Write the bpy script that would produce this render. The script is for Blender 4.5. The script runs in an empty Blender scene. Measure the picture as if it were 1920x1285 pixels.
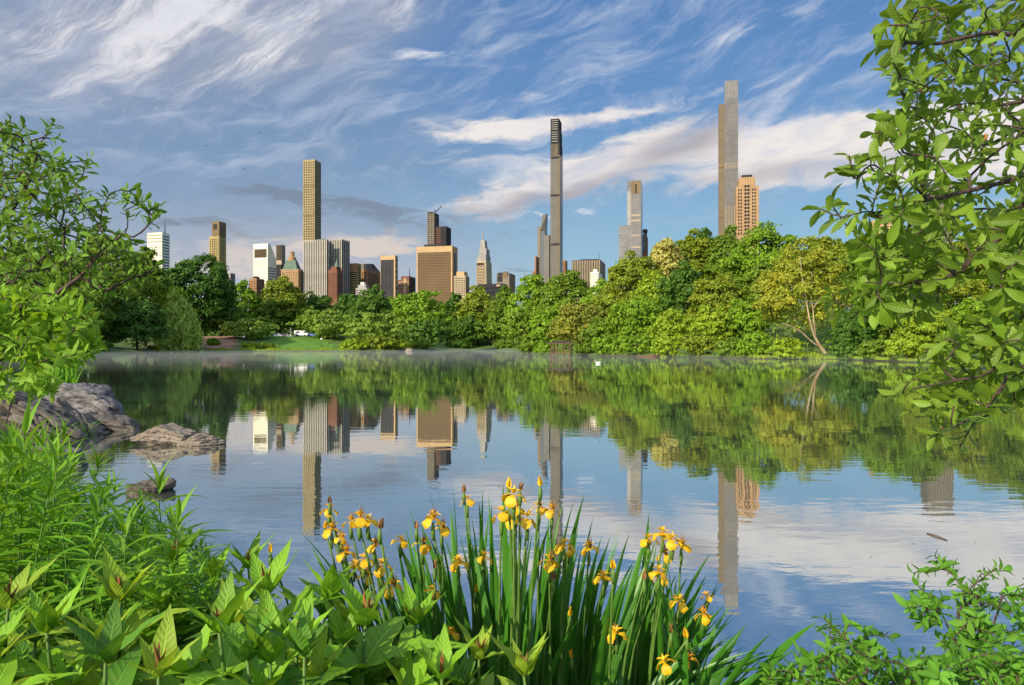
import bpy, bmesh, math, random
import numpy as np
from mathutils import Vector, Matrix, noise as mnoise

R = math.radians
SC = bpy.context.scene
COL = SC.collection
F = 1333.0            # focal length in photo pixels (photo 1920 wide)
HY = 649.0            # horizon row of the photo
CAM_Z = 1.8

# ---------------------------------------------------------------- camera
cd = bpy.data.cameras.new('camera'); cam = bpy.data.objects.new('camera', cd); COL.objects.link(cam)
cam.location = (0, 0, CAM_Z); cam.rotation_euler = (R(90), 0, 0)
cd.sensor_width = 36.0; cd.lens = 36.0 * F / 1920.0
cd.shift_y = (HY - 642.5) / 1920.0
cd.clip_start = 0.05; cd.clip_end = 20000
SC.camera = cam
SC.render.resolution_x = 1024; SC.render.resolution_y = 685

# ---------------------------------------------------------------- light
SUN_AZ, SUN_EL = 40.0, 26.0        # degrees to the left of straight behind the camera; elevation
sd = bpy.data.lights.new('sun', 'SUN'); sun = bpy.data.objects.new('sun', sd); COL.objects.link(sun)
sd.energy = 5.0; sd.angle = R(0.6); sd.color = (1.0, 0.85, 0.62)
sv = Vector((-math.sin(R(SUN_AZ)) * math.cos(R(SUN_EL)), -math.cos(R(SUN_AZ)) * math.cos(R(SUN_EL)), math.sin(R(SUN_EL))))
sun.rotation_euler = sv.to_track_quat('Z', 'Y').to_euler()
sun.location = sv * 50
SC.view_settings.view_transform = 'Standard'; SC.view_settings.look = 'None'
SC.view_settings.exposure = 0.35; SC.view_settings.gamma = 1.0
SC.cycles.max_bounces = 6; SC.cycles.diffuse_bounces = 3; SC.cycles.glossy_bounces = 3
SC.cycles.transmission_bounces = 3; SC.cycles.transparent_max_bounces = 4; SC.cycles.volume_bounces = 0
SC.cycles.sample_clamp_indirect = 6.0

# ---------------------------------------------------------------- node expressions
class X:
    """a node-tree value one can do arithmetic with"""
    def __init__(s, nt, k): s.nt, s.k = nt, k
    def _m(s, op, *a):
        n = s.nt.nodes.new('ShaderNodeMath'); n.operation = op
        for i, v in enumerate((s,) + a):
            if isinstance(v, X): s.nt.links.new(v.k, n.inputs[i])
            else: n.inputs[i].default_value = float(v)
        return X(s.nt, n.outputs[0])
    def __add__(s, o): return s._m('ADD', o)
    __radd__ = __add__
    def __sub__(s, o): return s._m('SUBTRACT', o)
    def __rsub__(s, o): return (s * -1.0) + o
    def __mul__(s, o): return s._m('MULTIPLY', o)
    __rmul__ = __mul__
    def __truediv__(s, o): return s._m('DIVIDE', o)
    def __rtruediv__(s, o): return (s ** -1.0) * o
    def __pow__(s, o): return s._m('POWER', o)
    def mx(s, o): return s._m('MAXIMUM', o)
    def mn(s, o): return s._m('MINIMUM', o)
    def exp(s): return s._m('EXPONENT')
    def sqrt(s): return s._m('SQRT')
    def abs(s): return s._m('ABSOLUTE')
    def sin(s): return s._m('SINE')
    def atan2(s, o): return s._m('ARCTAN2', o)
    def clamp(s):
        r = s._m('ADD', 0.0); r.k.node.use_clamp = True; return r
    def step(s, a, b):
        n = s.nt.nodes.new('ShaderNodeMapRange'); n.interpolation_type = 'SMOOTHSTEP'
        s.nt.links.new(s.k, n.inputs['Value'])
        n.inputs['From Min'].default_value = a; n.inputs['From Max'].default_value = b
        return X(s.nt, n.outputs[0])

def xyz(nt, x, y, z=0.0):
    n = nt.nodes.new('ShaderNodeCombineXYZ')
    for i, v in enumerate((x, y, z)):
        if isinstance(v, X): nt.links.new(v.k, n.inputs[i])
        else: n.inputs[i].default_value = v
    return n.outputs[0]
def sep(nt, sock):
    n = nt.nodes.new('ShaderNodeSeparateXYZ'); nt.links.new(sock, n.inputs[0])
    return [X(nt, n.outputs[i]) for i in range(3)]
def noise_n(nt, vec, scale, detail=4, rough=.55, dist=0.0, lac=2.0):
    n = nt.nodes.new('ShaderNodeTexNoise')
    if vec is not None: nt.links.new(vec, n.inputs['Vector'])
    n.inputs['Scale'].default_value = scale; n.inputs['Detail'].default_value = detail
    n.inputs['Roughness'].default_value = rough; n.inputs['Distortion'].default_value = dist
    n.inputs['Lacunarity'].default_value = lac
    return X(nt, n.outputs['Fac'])
def mixc(nt, fac, a, b, mode='MIX'):
    n = nt.nodes.new('ShaderNodeMix'); n.data_type = 'RGBA'; n.blend_type = mode
    for sock, v in ((n.inputs[0], fac), (n.inputs[6], a), (n.inputs[7], b)):
        if isinstance(v, X): nt.links.new(v.k, sock)
        elif isinstance(v, bpy.types.NodeSocket): nt.links.new(v, sock)
        elif isinstance(v, (tuple, list)): sock.default_value = tuple(v[:3]) + (1,)
        else: sock.default_value = v
    return n.outputs[2]
def srgb(h):
    c = [int(h[i:i + 2], 16) / 255 for i in (0, 2, 4)]
    return tuple(x / 12.92 if x <= .04045 else ((x + .055) / 1.055) ** 2.4 for x in c)

# ---------------------------------------------------------------- world: sky texture + high cirrus
W = bpy.data.worlds.new('World'); SC.world = W; W.use_nodes = True
nt = W.node_tree; nt.nodes.clear()
SKY_STRENGTH = 0.15
W.cycles.sampling_method = 'MANUAL'; W.cycles.sample_map_resolution = 256
out = nt.nodes.new('ShaderNodeOutputWorld'); bg = nt.nodes.new('ShaderNodeBackground')
nt.links.new(bg.outputs[0], out.inputs[0]); bg.inputs[1].default_value = SKY_STRENGTH
sky = nt.nodes.new('ShaderNodeTexSky'); sky.sky_type = 'NISHITA'; sky.sun_disc = False
sky.sun_elevation = R(SUN_EL); sky.sun_rotation = R(180 + SUN_AZ)
sky.air_density = 1.0; sky.dust_density = 1.0; sky.ozone_density = 2.0
tc = nt.nodes.new('ShaderNodeTexCoord')
dx, dy, dz = sep(nt, tc.outputs['Generated'])
hz = dz.mx(0.0)
az = dx.atan2(dy)
el = hz.atan2((dx * dx + dy * dy).sqrt())
q = 1.0 / SKY_STRENGTH
def k(h, s=1.0): return tuple(c * q * s * 0.785 for c in srgb(h))   # 0.785 undoes the exposure
# high thin layer seen in perspective: coordinates on a plane overhead
zz = hz + 0.12
px_, py_ = dx / zz, dy / zz
# domain warp for wispy filaments
w1 = noise_n(nt, xyz(nt, px_, py_, 3.1), 1.6, 3) - 0.5
w2 = noise_n(nt, xyz(nt, px_, py_, 9.7), 1.6, 3) - 0.5
def streak(ang, fa, fb, seed, detail=8, rough=.62, warp=0.10):
    """filaments drawn out along a bearing of the sky; fa/fb = cycles per radian along/across"""
    c, s = math.cos(R(ang)), math.sin(R(ang))
    A_, E_ = az + w1 * warp, el + w2 * warp
    return noise_n(nt, xyz(nt, (A_ * c + E_ * s) * fa, (E_ * c - A_ * s) * fb, seed), 1.0, detail, rough, 0.35)
wf = noise_n(nt, xyz(nt, az * 14.0, el * 40.0, 2.0), 1.0, 6, .62) - 0.5
def pxaz(px): return math.atan((px - 960) / F)
def pxel(px, py): return math.atan((HY - py) / F * math.cos(pxaz(px)))
def blob(x0, y0, ang, la, lb, p=2.0):
    """soft elongated patch of sky centred where the photo's pixel (x0,y0) looks; ang degrees, sizes in pixels"""
    a0, e0 = pxaz(x0), pxel(x0, y0)
    c, s = math.cos(R(ang)), math.sin(R(ang))
    da, de = az + w1 * 0.05 - a0, el + w2 * 0.035 + wf * 0.022 - e0
    m = ((da * c + de * s) / (la / F)).abs() ** p + ((de * c - da * s) / (lb / F)).abs() ** p
    return (m * -1.0).exp()
sA = streak(38, 4.5, 17.0, 1.0, 10, .68, .09)
sB = streak(24, 9.0, 30.0, 5.0, 8, .62, .14)
sC = streak(13, 6.5, 24.0, 8.0, 10, .64, .09)
sD = streak(-2, 7.0, 44.0, 12.0, 8, .6, .08)
sE = streak(-4, 20.0, 75.0, 21.0, 5, .6, .05)
hcol = nt.nodes.new('ShaderNodeValToRGB'); nt.links.new((el / 0.55).clamp().k, hcol.inputs[0])
cr = hcol.color_ramp
stops = [(0.0, k('A4C6D6')), (.16, k('8CB9D0')), (.36, k('7CA6C8')), (.60, k('5C8ABF')), (1.0, k('4474B2'))]
cr.elements[0].position, cr.elements[0].color = stops[0][0], stops[0][1] + (1,)
cr.elements[1].position, cr.elements[1].color = stops[-1][0], stops[-1][1] + (1,)
for p_, c_ in stops[1:-1]:
    e_ = cr.elements.new(p_); e_.color = c_ + (1,)
base = mixc(nt, 0.88, sky.outputs[0], hcol.outputs[0])
# grey blue veil over the eastern (left) sky
veil = ((az * -1.0 - 0.02) + w1 * 0.30).step(-0.14, 0.30) * el.step(-0.05, 0.2) * (0.62 + 0.6 * (sA - .5))
base = mixc(nt, (veil * 1.0).clamp(), base, k('8195B3'))
# faint warm glow on the horizon to the left
base = mixc(nt, (blob(520, 520, 0, 420, 100) * 0.7).clamp(), base, k('C2BEC6'))
# big bright cirrus at upper left
m1 = blob(330, 70, 24, 280, 100, 2.2) + blob(640, 60, 32, 150, 66) * .9 + blob(60, 20, 20, 300, 120) * .5 + blob(560, 0, 10, 200, 60) * .6
m1 = m1.mn(1.0)
c1 = (sA * 2.4 - 1.42 + m1 * 0.72).step(0.0, 0.75)
base = mixc(nt, (m1 * .5).clamp(), base, k('9FA8BC'))
base = mixc(nt, (c1 * m1).clamp(), base, mixc(nt, sA.step(.42, .66), k('A4AABC'), k('F5F2F3')))
# broad white bank sweeping up from centre to the right
m2 = blob(1560, 288, 0, 280, 56, 4.0) * 1.3 + blob(1110, 320, 17, 320, 44, 2.6) * 1.3 + blob(925, 247, 3, 180, 22) * 1.15 + blob(1130, 218, 8, 170, 12) * .9 + blob(850, 302, 4, 190, 20) * .72 + blob(960, 185, 10, 190, 26) * .45
m2 = (m2 + blob(2300, 240, 0, 500, 110)).mn(1.25)
c2 = (sC * 2.2 + sB * .8 + sE * .7 - 2.23 + m2 * .98).step(0.0, 0.80)
und = (blob(1030, 372, 12, 190, 15) + blob(1290, 262, 20, 110, 22) + blob(1480, 325, 3, 240, 14) * .5).mn(1.0)
col2 = mixc(nt, (und * 0.85).clamp(), k('F6EEE8'), k('A3A2AE'))
col2 = mixc(nt, sC.step(.36, .58), mixc(nt, .45, col2, k('AEB6CC')), col2)
base = mixc(nt, (c2 * (m2 * 1.3).mn(1.0)).clamp(), base, col2)
base = mixc(nt, (und * c2.mx(.35) * sC.step(.3, .6) * .8).clamp(), base, k('B0A9AE'))
# thin wisps over the right
m3 = blob(1450, 215, 36, 90, 18) * 1.1 + blob(775, 96, 4, 60, 14) * 1.3 + blob(1240, 60, 14, 460, 90) * .35 + blob(1390, 62, 5, 80, 14) * .7 + blob(1100, 398, -8, 34, 6) * 1.3 + blob(1012, 408, -14, 26, 5) * 1.2 + blob(1430, 160, 20, 150, 36) * .4
m3 = m3.mn(1.2)
c3 = (sB * 3.0 - 1.82 + m3 * 0.75).step(0.0, 0.9)
base = mixc(nt, (c3 * (m3 * 1.2).mn(1.0) * 0.9).clamp(), base, k('E2E4EE'))
base = mixc(nt, (sC.step(.50, .72) * el.step(0.10, 0.25) * 0.55).clamp(), base, k('BCC8DE'))
base = mixc(nt, (sB.step(.46, .70) * el.step(0.12, 0.30) * 0.40).clamp(), base, k('C2CCE0'))
base = mixc(nt, (sA.step(.50, .70) * el.step(0.14, 0.34) * 0.35).clamp(), base, k('AEBBD6'))
# low grey and cream bars near the horizon at left
m4 = blob(520, 366, -7, 95, 14) * .9 + blob(620, 384, -5, 120, 12) * .7 + blob(760, 412, -1, 230, 34) * .8 + blob(330, 418, 4, 110, 10) * .8 + blob(470, 440, -3, 130, 10) * .6 + blob(980, 508, 0, 60, 8) * .8
c4 = (sD * 2.4 + sE * 2.8 - 2.88 + m4 * 0.80).step(0.0, 0.7)
m5 = blob(690, 450, 4, 120, 20) + blob(500, 490, 0, 200, 46) * .9 + blob(880, 372, 4, 60, 8) * .6 + blob(720, 470, 0, 110, 14) * .6
c5 = (sD * 2.2 + sE * 2.2 - 2.40 + m5 * 0.85).step(0.0, 0.7)
base = mixc(nt, (c5 * m5.mn(1.0)).clamp(), base, k('DACFC8'))
base = mixc(nt, (c4 * m4.mn(1.0) * 0.72).clamp(), base, k('7C889A'))
# unseen sky on the sun's side and overhead is brightened as added fill for shadows
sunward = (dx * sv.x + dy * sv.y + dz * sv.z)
fill_gain = sunward.step(0.05, 1.0) * 1.3 + dz.step(.62, .98) * .5
base = mixc(nt, fill_gain.clamp(), base, mixc(nt, .35, base, k('E8DED0')))
mg = nt.nodes.new('ShaderNodeMath'); mg.operation = 'MULTIPLY'; nt.links.new((fill_gain + 1.0).k, mg.inputs[0]); mg.inputs[1].default_value = SKY_STRENGTH
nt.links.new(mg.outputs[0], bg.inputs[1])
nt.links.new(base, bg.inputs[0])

# ---------------------------------------------------------------- objects
def link(o, parent=None):
    COL.objects.link(o)
    if parent is not None: o.parent = parent
    return o
def tag(o, label=None, cat=None, group=None, kind=None):
    if label: o['label'] = label
    if cat: o['category'] = cat
    if group: o['group'] = group
    if kind: o['kind'] = kind
    return o
def empty(name, loc=(0, 0, 0), rz=0.0, label=None, cat=None, group=None):
    o = bpy.data.objects.new(name, None); COL.objects.link(o)
    o.location = loc; o.rotation_euler = (0, 0, rz); o.empty_display_size = .2
    return tag(o, label, cat, group)
def mesh_np(name, V, Fq, mat, parent=None, uv=None, smooth=False, nv=4):
    """V (N,3), Fq (M,nv) arrays -> one mesh object"""
    V = np.ascontiguousarray(V, dtype=np.float32); Fq = np.ascontiguousarray(Fq, dtype=np.int32)
    me = bpy.data.meshes.new(name); M = len(Fq)
    me.vertices.add(len(V)); me.vertices.foreach_set('co', V.ravel())
    me.loops.add(M * nv); me.loops.foreach_set('vertex_index', Fq.ravel())
    me.polygons.add(M); me.polygons.foreach_set('loop_start', np.arange(M, dtype=np.int32) * nv)
    me.polygons.foreach_set('loop_total', np.full(M, nv, dtype=np.int32))
    if smooth: me.polygons.foreach_set('use_smooth', np.ones(M, dtype=bool))
    if uv is not None:
        ul = me.uv_layers.new(name='UVMap')
        ul.data.foreach_set('uv', np.ascontiguousarray(uv[Fq.ravel()], dtype=np.float32).ravel())
    me.update(calc_edges=True)
    me.materials.append(mat)
    return link(bpy.data.objects.new(name, me), parent)
class MB:
    """collects shapes of one part"""
    def __init__(s): s.v, s.f = [], []
    def add(s, vs, fs):
        b = len(s.v); s.v += [tuple(v) for v in vs]; s.f += [tuple(b + i for i in f) for f in fs]; return s
    def box(s, x0, x1, y0, y1, z0, z1):
        return s.add([(x0, y0, z0), (x1, y0, z0), (x1, y1, z0), (x0, y1, z0), (x0, y0, z1), (x1, y0, z1), (x1, y1, z1), (x0, y1, z1)],
                     [(0, 3, 2, 1), (4, 5, 6, 7), (0, 1, 5, 4), (1, 2, 6, 5), (2, 3, 7, 6), (3, 0, 4, 7)])
    def prism(s, poly, z0, z1, poly2=None):
        n = len(poly); p2 = poly2 or poly
        return s.add([(x, y, z0) for x, y in poly] + [(x, y, z1) for x, y in p2],
                     [tuple(range(n - 1, -1, -1)), tuple(range(n, 2 * n))] + [(i, (i + 1) % n, n + (i + 1) % n, n + i) for i in range(n)])
    def tube(s, pts, rad, sides=8, cap=True):
        pts = [Vector(p) for p in pts]
        rad = rad if hasattr(rad, '__len__') else [rad] * len(pts)
        b = len(s.v); up = Vector((0, 0, 1))
        for i, p in enumerate(pts):
            t = (pts[min(i + 1, len(pts) - 1)] - pts[max(i - 1, 0)])
            if t.length < 1e-9: t = Vector((0, 0, 1))
            t.normalize()
            a = t.cross(up if abs(t.z) < .95 else Vector((1, 0, 0))).normalized(); c = t.cross(a)
            for j in range(sides):
                an = 2 * math.pi * j / sides
                s.v.append(tuple(p + (a * math.cos(an) + c * math.sin(an)) * rad[i]))
        for i in range(len(pts) - 1):
            for j in range(sides):
                j2 = (j + 1) % sides
                s.f.append((b + i * sides + j, b + i * sides + j2, b + (i + 1) * sides + j2, b + (i + 1) * sides + j))
        if cap:
            s.f.append(tuple(b + j for j in range(sides - 1, -1, -1)))
            e = b + (len(pts) - 1) * sides; s.f.append(tuple(e + j for j in range(sides)))
        return s
    def lathe(s, c, prof, sides=12):
        return s.tube([(c[0], c[1], c[2] + z) for r, z in prof], [r for r, z in prof], sides)
    def build(s, name, mat, parent=None, smooth=False):
        me = bpy.data.meshes.new(name); me.from_pydata(s.v, [], s.f)
        if smooth:
            for p in me.polygons: p.use_smooth = True
        me.update(); me.materials.append(mat)
        return link(bpy.data.objects.new(name, me), parent)
def copy_tree(o, parent=None):
    c = o.copy(); COL.objects.link(c); c.parent = parent
    for ch in list(o.children): copy_tree(ch, c)
    return c
def at(px, py, d): return Vector(((px - 960) / F * d, d, CAM_Z + (HY - py) / F * d))

# ---------------------------------------------------------------- materials
def new_mat(name):
    m = bpy.data.materials.new(name); m.use_nodes = True
    nt = m.node_tree; bs = nt.nodes['Principled BSDF']
    return m, nt, bs
def bump(nt, bs, h, strength, dist):
    b = nt.nodes.new('ShaderNodeBump'); b.inputs['Strength'].default_value = strength; b.inputs['Distance'].default_value = dist
    nt.links.new(h.k, b.inputs['Height']); nt.links.new(b.outputs[0], bs.inputs['Normal'])
def objco(nt):
    t = nt.nodes.new('ShaderNodeTexCoord'); return t.outputs['Object']
def plain(name, col, rough=.7, var=.25, scale=1.0, metal=0.0, spec=.4, col2=None):
    """a base colour broken up by weathering noise"""
    m, nt, bs = new_mat(name)
    v = objco(nt)
    n = noise_n(nt, v, scale, 5, .6)
    c2 = col2 or tuple(c * (1 - var) for c in col)
    nt.links.new(mixc(nt, n.step(.35, .65), c2, col), bs.inputs['Base Color'])
    bs.inputs['Roughness'].default_value = rough; bs.inputs['Metallic'].default_value = metal
    bs.inputs['Specular IOR Level'].default_value = spec
    return m
_lm = {}
def leaf_mat(name, col, var=.35, trans=.32, rough=.55, yellow=.25, veins=False, spec=.25, tcol=None, midrib=None):
    """leaf surface: colour varies leaf by leaf, light passes through"""
    if name in _lm: return _lm[name]
    m, nt, bs = new_mat(name); L = nt.links
    g = nt.nodes.new('ShaderNodeNewGeometry'); rnd = X(nt, g.outputs['Random Per Island'])
    lo = tuple(c * (1 - var) for c in col); hi = tuple(min(1, c * (1 + var)) for c in col)
    c = mixc(nt, rnd, lo, hi)
    ye = (col[0] * 1.55 + .02, col[1] * 1.2, col[2] * .8)
    n = noise_n(nt, objco(nt), .35 if not veins else 3.0, 2)
    c = mixc(nt, (n.step(.45, .75) * yellow), c, ye)
    h = None
    if veins:
        sp_n = noise_n(nt, objco(nt), 55.0, 3, .6)
        c = mixc(nt, (sp_n.step(.66, .72) * .8), c, (.16, .10, .03))
        uvn = nt.nodes.new('ShaderNodeUVMap'); uvn.uv_map = 'UVMap'
        u, v, _ = sep(nt, uvn.outputs[0])
        au = (u - .5).abs() * 2.0
        mid = au.step(.09, .02)
        lat = ((v * 10.0 - au * 1.6) * 6.2832).sin()
        ridge = lat.step(.72, 1.0) * au.step(1.0, .75)
        mr = midrib or tuple(min(1, x * 1.6 + .03) for x in col)
        c = mixc(nt, (mid * .75).clamp(), c, mr)
        c = mixc(nt, (ridge * .35).clamp(), c, mr)
        h = (lat * .5 + .5) * (1.0 - mid) - mid * .8
        h = h + sp_n * .5
        bump(nt, bs, h, .55, .0016)
    L.new(c, bs.inputs['Base Color']); bs.inputs['Roughness'].default_value = rough
    bs.inputs['Specular IOR Level'].default_value = spec
    tr = nt.nodes.new('ShaderNodeBsdfTranslucent')
    tcc = mixc(nt, .5, c, tcol or (col[0] * 2.2 + .02, col[1] * 1.7, col[2] * .6))
    L.new(tcc, tr.inputs[0])
    ms = nt.nodes.new('ShaderNodeMixShader'); ms.inputs[0].default_value = trans
    L.new(bs.outputs[0], ms.inputs[1]); L.new(tr.outputs[0], ms.inputs[2])
    L.new(ms.outputs[0], nt.nodes['Material Output'].inputs[0])
    _lm[name] = m; return m
def bark_mat(name, col, col2, scale=6.0):
    m, nt, bs = new_mat(name)
    x, y, z = sep(nt, objco(nt))
    n = noise_n(nt, xyz(nt, x, y, z * .25), scale, 6, .65)
    nt.links.new(mixc(nt, n.step(.35, .65), col2, col), bs.inputs['Base Color'])
    bs.inputs['Roughness'].default_value = .9
    bump(nt, bs, n, .8, .25 / scale)
    return m
BARK = bark_mat('bark', (.12, .085, .06), (.045, .032, .024))
BARK_PALE = bark_mat('pale_bark', (.36, .30, .18), (.20, .14, .08), 2.5)
BARK_TWIG = bark_mat('twig_bark', (.10, .065, .05), (.04, .026, .022), 30)
# ---------------------------------------------------------------- lake outline (metres; camera at the origin, looking along +y)
def shore(px, d): return ((px - 960) / F * d, d)
LAKE = [(-11.2, 17.0), (-8.8, 13.6), (-7.3, 10.6), (-5.5, 8.0), (-3.5, 5.9), (-2.3, 4.7), (-1.5, 4.15), (0.0, 3.75), (1.3, 3.45), (2.6, 3.2), (4.2, 3.3), (7, 3.0),
        (14, 0), (60, -12), (66, 30), shore(1990, 66), shore(1800, 71), shore(1700, 78), shore(1640, 85), shore(1545, 99), shore(1500, 97), shore(1400, 101),
        shore(1290, 111), shore(1200, 119), shore(1120, 127), shore(1085, 133), shore(1030, 147), shore(1000, 172), shore(965, 200), shore(955, 290), shore(880, 330),
        shore(825, 310), shore(812, 262), shore(740, 238), shore(640, 228), shore(500, 226), shore(400, 224), shore(285, 215), shore(270, 180), shore(150, 165),
        shore(60, 150), shore(-120, 130), (-120, 90), (-70, 66), (-42, 48), (-28, 38), (-19.5, 30), (-15, 24), (-12, 20)]
LP = np.array(LAKE)
def lake_sd(P):
    """signed distance to the lake edge, positive on land; P (N,2)"""
    A, B = LP, np.roll(LP, -1, 0)
    d2 = np.full(len(P), 1e18); ins = np.zeros(len(P), bool)
    for a, b in zip(A, B):
        ab = b - a; ap = P - a
        t = np.clip((ap @ ab) / (ab @ ab), 0, 1)
        dd = ap - t[:, None] * ab
        d2 = np.minimum(d2, (dd ** 2).sum(1))
        c = ((a[1] > P[:, 1]) != (b[1] > P[:, 1]))
        with np.errstate(divide='ignore', invalid='ignore'):
            xi = (b[0] - a[0]) * (P[:, 1] - a[1]) / (b[1] - a[1]) + a[0]
        ins ^= c & (P[:, 0] < xi)
    s = np.sqrt(d2)
    return np.where(ins, -s, s)
def smooth01(t): t = np.clip(t, 0, 1); return t * t * (3 - 2 * t)
def ground_h(P):
    P = np.atleast_2d(np.asarray(P, float)); x, y = P[:, 0], P[:, 1]
    s = lake_sd(P)
    near = smooth01((40 - y) / 20)
    land_near = -.02 + .50 * smooth01(s / 1.6) + .5 * smooth01((s - 3) / 12)
    right = smooth01((x + 5) / 40) 
    far_h = .15 + .5 * smooth01(s / 3) + (4.6 * smooth01(s / 38)) * (1 - right) + right * 7.5 * smooth01((s - 4) / 45)
    h = np.where(s > 0, near * land_near + (1 - near) * far_h, -.02 - 1.2 * smooth01(-s / (1.0 + 3 * (1 - near))))
    far = smooth01((np.hypot(x, y) - 330) / 300)
    h = np.where(s > 0, h * (1 - .5 * far), h)
    w = (np.sin(x * .31 + 1.3) * np.cos(y * .27) + .5 * np.sin(x * .9 + y * .7)) * .12 * (1 - near) + near * .03 * np.sin(x * 2.1) * np.cos(y * 1.7 + .5)
    return h + np.where(s > .3, w, 0)
def gh(x, y): return float(ground_h([[x, y]])[0])
N = 330
t = np.linspace(-1, 1, N)
g_ = np.concatenate([np.linspace(12.3, 60, 45), np.linspace(61, 200, 50), np.geomspace(205, 5500, 22)]); gx = np.concatenate([-g_[::-1], np.linspace(-12, 12, 161), g_])
ty = np.linspace(0, 1, N)
gy = -420 + 0 * ty
gy = np.concatenate([np.linspace(-500, -12, 14), np.linspace(-10, 22, 110), np.linspace(23, 75, 60), np.linspace(77, 420, 170), np.geomspace(430, 9000, 30)])
GX, GY = np.meshgrid(gx, gy); P2 = np.stack([GX.ravel(), GY.ravel()], 1)
V = np.column_stack([P2, ground_h(P2)])
ny, nx = GX.shape
i = np.arange(ny - 1)[:, None] * nx + np.arange(nx - 1)[None, :]
Fq = np.stack([i, i + 1, i + nx + 1, i + nx], -1).reshape(-1, 4)
m, nt, bs = new_mat('ground')
v = objco(nt); n1 = noise_n(nt, v, .12, 5, .6); n2 = noise_n(nt, v, 3.0, 6, .7)
c = mixc(nt, n2.step(.3, .7), (.045, .085, .015), (.10, .19, .025))
c = mixc(nt, (n1.step(.5, .68) * .6), c, (.11, .085, .045))
x_, y_, z_ = sep(nt, v)
c = mixc(nt, z_.step(.16, .02), c, (.05, .038, .025))
nt.links.new(c, bs.inputs['Base Color']); bs.inputs['Roughness'].default_value = .95
bump(nt, bs, n2, .8, .05)
g = mesh_np('ground', V, Fq, m, smooth=True); tag(g, kind='structure')

# water
m, nt, bs = new_mat('lake_water'); L = nt.links
v = nt.nodes.new('ShaderNodeNewGeometry').outputs['Position']
x, y, z = sep(nt, v)
wx, wy = noise_n(nt, v, .35, 2) - .5, noise_n(nt, xyz(nt, x, y, 7.0), .35, 2) - .5
rip = noise_n(nt, xyz(nt, x * .9 + wx * 1.5, y * 2.4 + wy * 1.5, 0), 2.2, 3, .45)       # fine ripples drawn out across the view
swell = noise_n(nt, xyz(nt, x * .35, y * .8, 3.0), 1.0, 2, .4)
# rings spreading out from something moving in the water on the left
rr = ((x + 1.0) * (x + 1.0) * .35 + (y - 12.0) * (y - 12.0)).sqrt()
rings = ((rr + wx * .8) * 11.0).sin() * (rr * -.16).exp()
patch = noise_n(nt, xyz(nt, x * .12, y * .2, 1.0), 1.0, 3, .5).step(.40, .68)
h = rip * (.25 + patch * .9) + swell * 1.6 + rings * .10
fade = 1.0 / (1.0 + y.mx(0.0) * .035)
h = h * (0.5 + 0.5 * fade)
bp = nt.nodes.new('ShaderNodeBump'); bp.inputs['Strength'].default_value = 1.0; bp.inputs['Distance'].default_value = .0022
L.new(h.k, bp.inputs['Height'])
gl = nt.nodes.new('ShaderNodeBsdfGlossy'); gl.inputs['Roughness'].default_value = .012; gl.inputs[0].default_value = (.93, .96, .95, 1)
L.new(bp.outputs[0], gl.inputs['Normal'])
df = nt.nodes.new('ShaderNodeBsdfDiffuse'); df.inputs[0].default_value = (.05, .065, .04, 1)
# thin mist painted into the water colour: faint pale patches near the far shore
mist_tint = noise_n(nt, xyz(nt, x * .05, y * .22, 5.0), 1.0, 5, .6).step(.50, .72) * y.step(60, 150)
L.new(mixc(nt, mist_tint, (.075, .088, .072), (.20, .24, .14)), df.inputs[0])
fr = nt.nodes.new('ShaderNodeFresnel'); fr.inputs['IOR'].default_value = 1.5
fac = (X(nt, fr.outputs[0]) * .34 + .64).mn(.975) - mist_tint * .10
ms = nt.nodes.new('ShaderNodeMixShader'); L.new(fac.k, ms.inputs[0]); L.new(df.outputs[0], ms.inputs[1]); L.new(gl.outputs[0], ms.inputs[2])
L.new(ms.outputs[0], nt.nodes['Material Output'].inputs[0]); nt.nodes.remove(bs)
WATER = m
wv = []; 
w_ = MB(); w_.add([(-170, -14, 0), (90, -14, 0), (90, 345, 0), (-170, 345, 0)], [(0, 1, 2, 3)])
tag(w_.build('water', WATER), kind='structure')

# dirt path down to the shore at the far left
def sheet(name, poly, mat, lift=.02, res=18):
    (x0, y0), (x1, y1), (x2, y2), (x3, y3) = poly
    vs = []; fs = []
    for a in range(res + 1):
        for b in range(res + 1):
            s, t = a / res, b / res
            j = .5 * math.sin(a * 1.7 + b) 
            X_ = (x0 * (1 - s) + x1 * s) * (1 - t) + (x3 * (1 - s) + x2 * s) * t
            Y_ = (y0 * (1 - s) + y1 * s) * (1 - t) + (y3 * (1 - s) + y2 * s) * t
            X_ += (j * 2.2 + 1.3 * math.sin(b * .9)) * (1 if a in (0, res) else .3); Y_ += (.8 * math.sin(a * 1.3) + .5 * math.sin(a * 2.9)) * (1 if b in (0, res) else 0)
            vs.append((X_, Y_))
    hs = ground_h(vs)
    mb = MB(); mb.v = [(p[0], p[1], h + lift) for p, h in zip(vs, hs)]
    mb.f = [(a * (res + 1) + b, (a + 1) * (res + 1) + b, (a + 1) * (res + 1) + b + 1, a * (res + 1) + b + 1) for a in range(res) for b in range(res)]
    return mb.build(name, mat, smooth=True)
DIRT = plain('packed_dirt', (.33, .19, .12), .95, .3, .6)
tag(sheet('path', [shore(352, 229), shore(440, 229), shore(446, 268), shore(372, 276)], DIRT, .12, 30), kind='structure')
LAWN = plain('mown_lawn', (.10, .24, .02), .95, .35, 1.2)
tag(sheet('lawn', [shore(490, 229), shore(640, 231), shore(600, 268), shore(505, 268)], LAWN, .10, 30), kind='structure')
ASPH = plain('asphalt', (.08, .08, .08), .9, .3, .5)
tag(sheet('road', [shore(380, 272), shore(760, 272), shore(760, 283), shore(380, 283)], ASPH, .16, 30), kind='structure')

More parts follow.
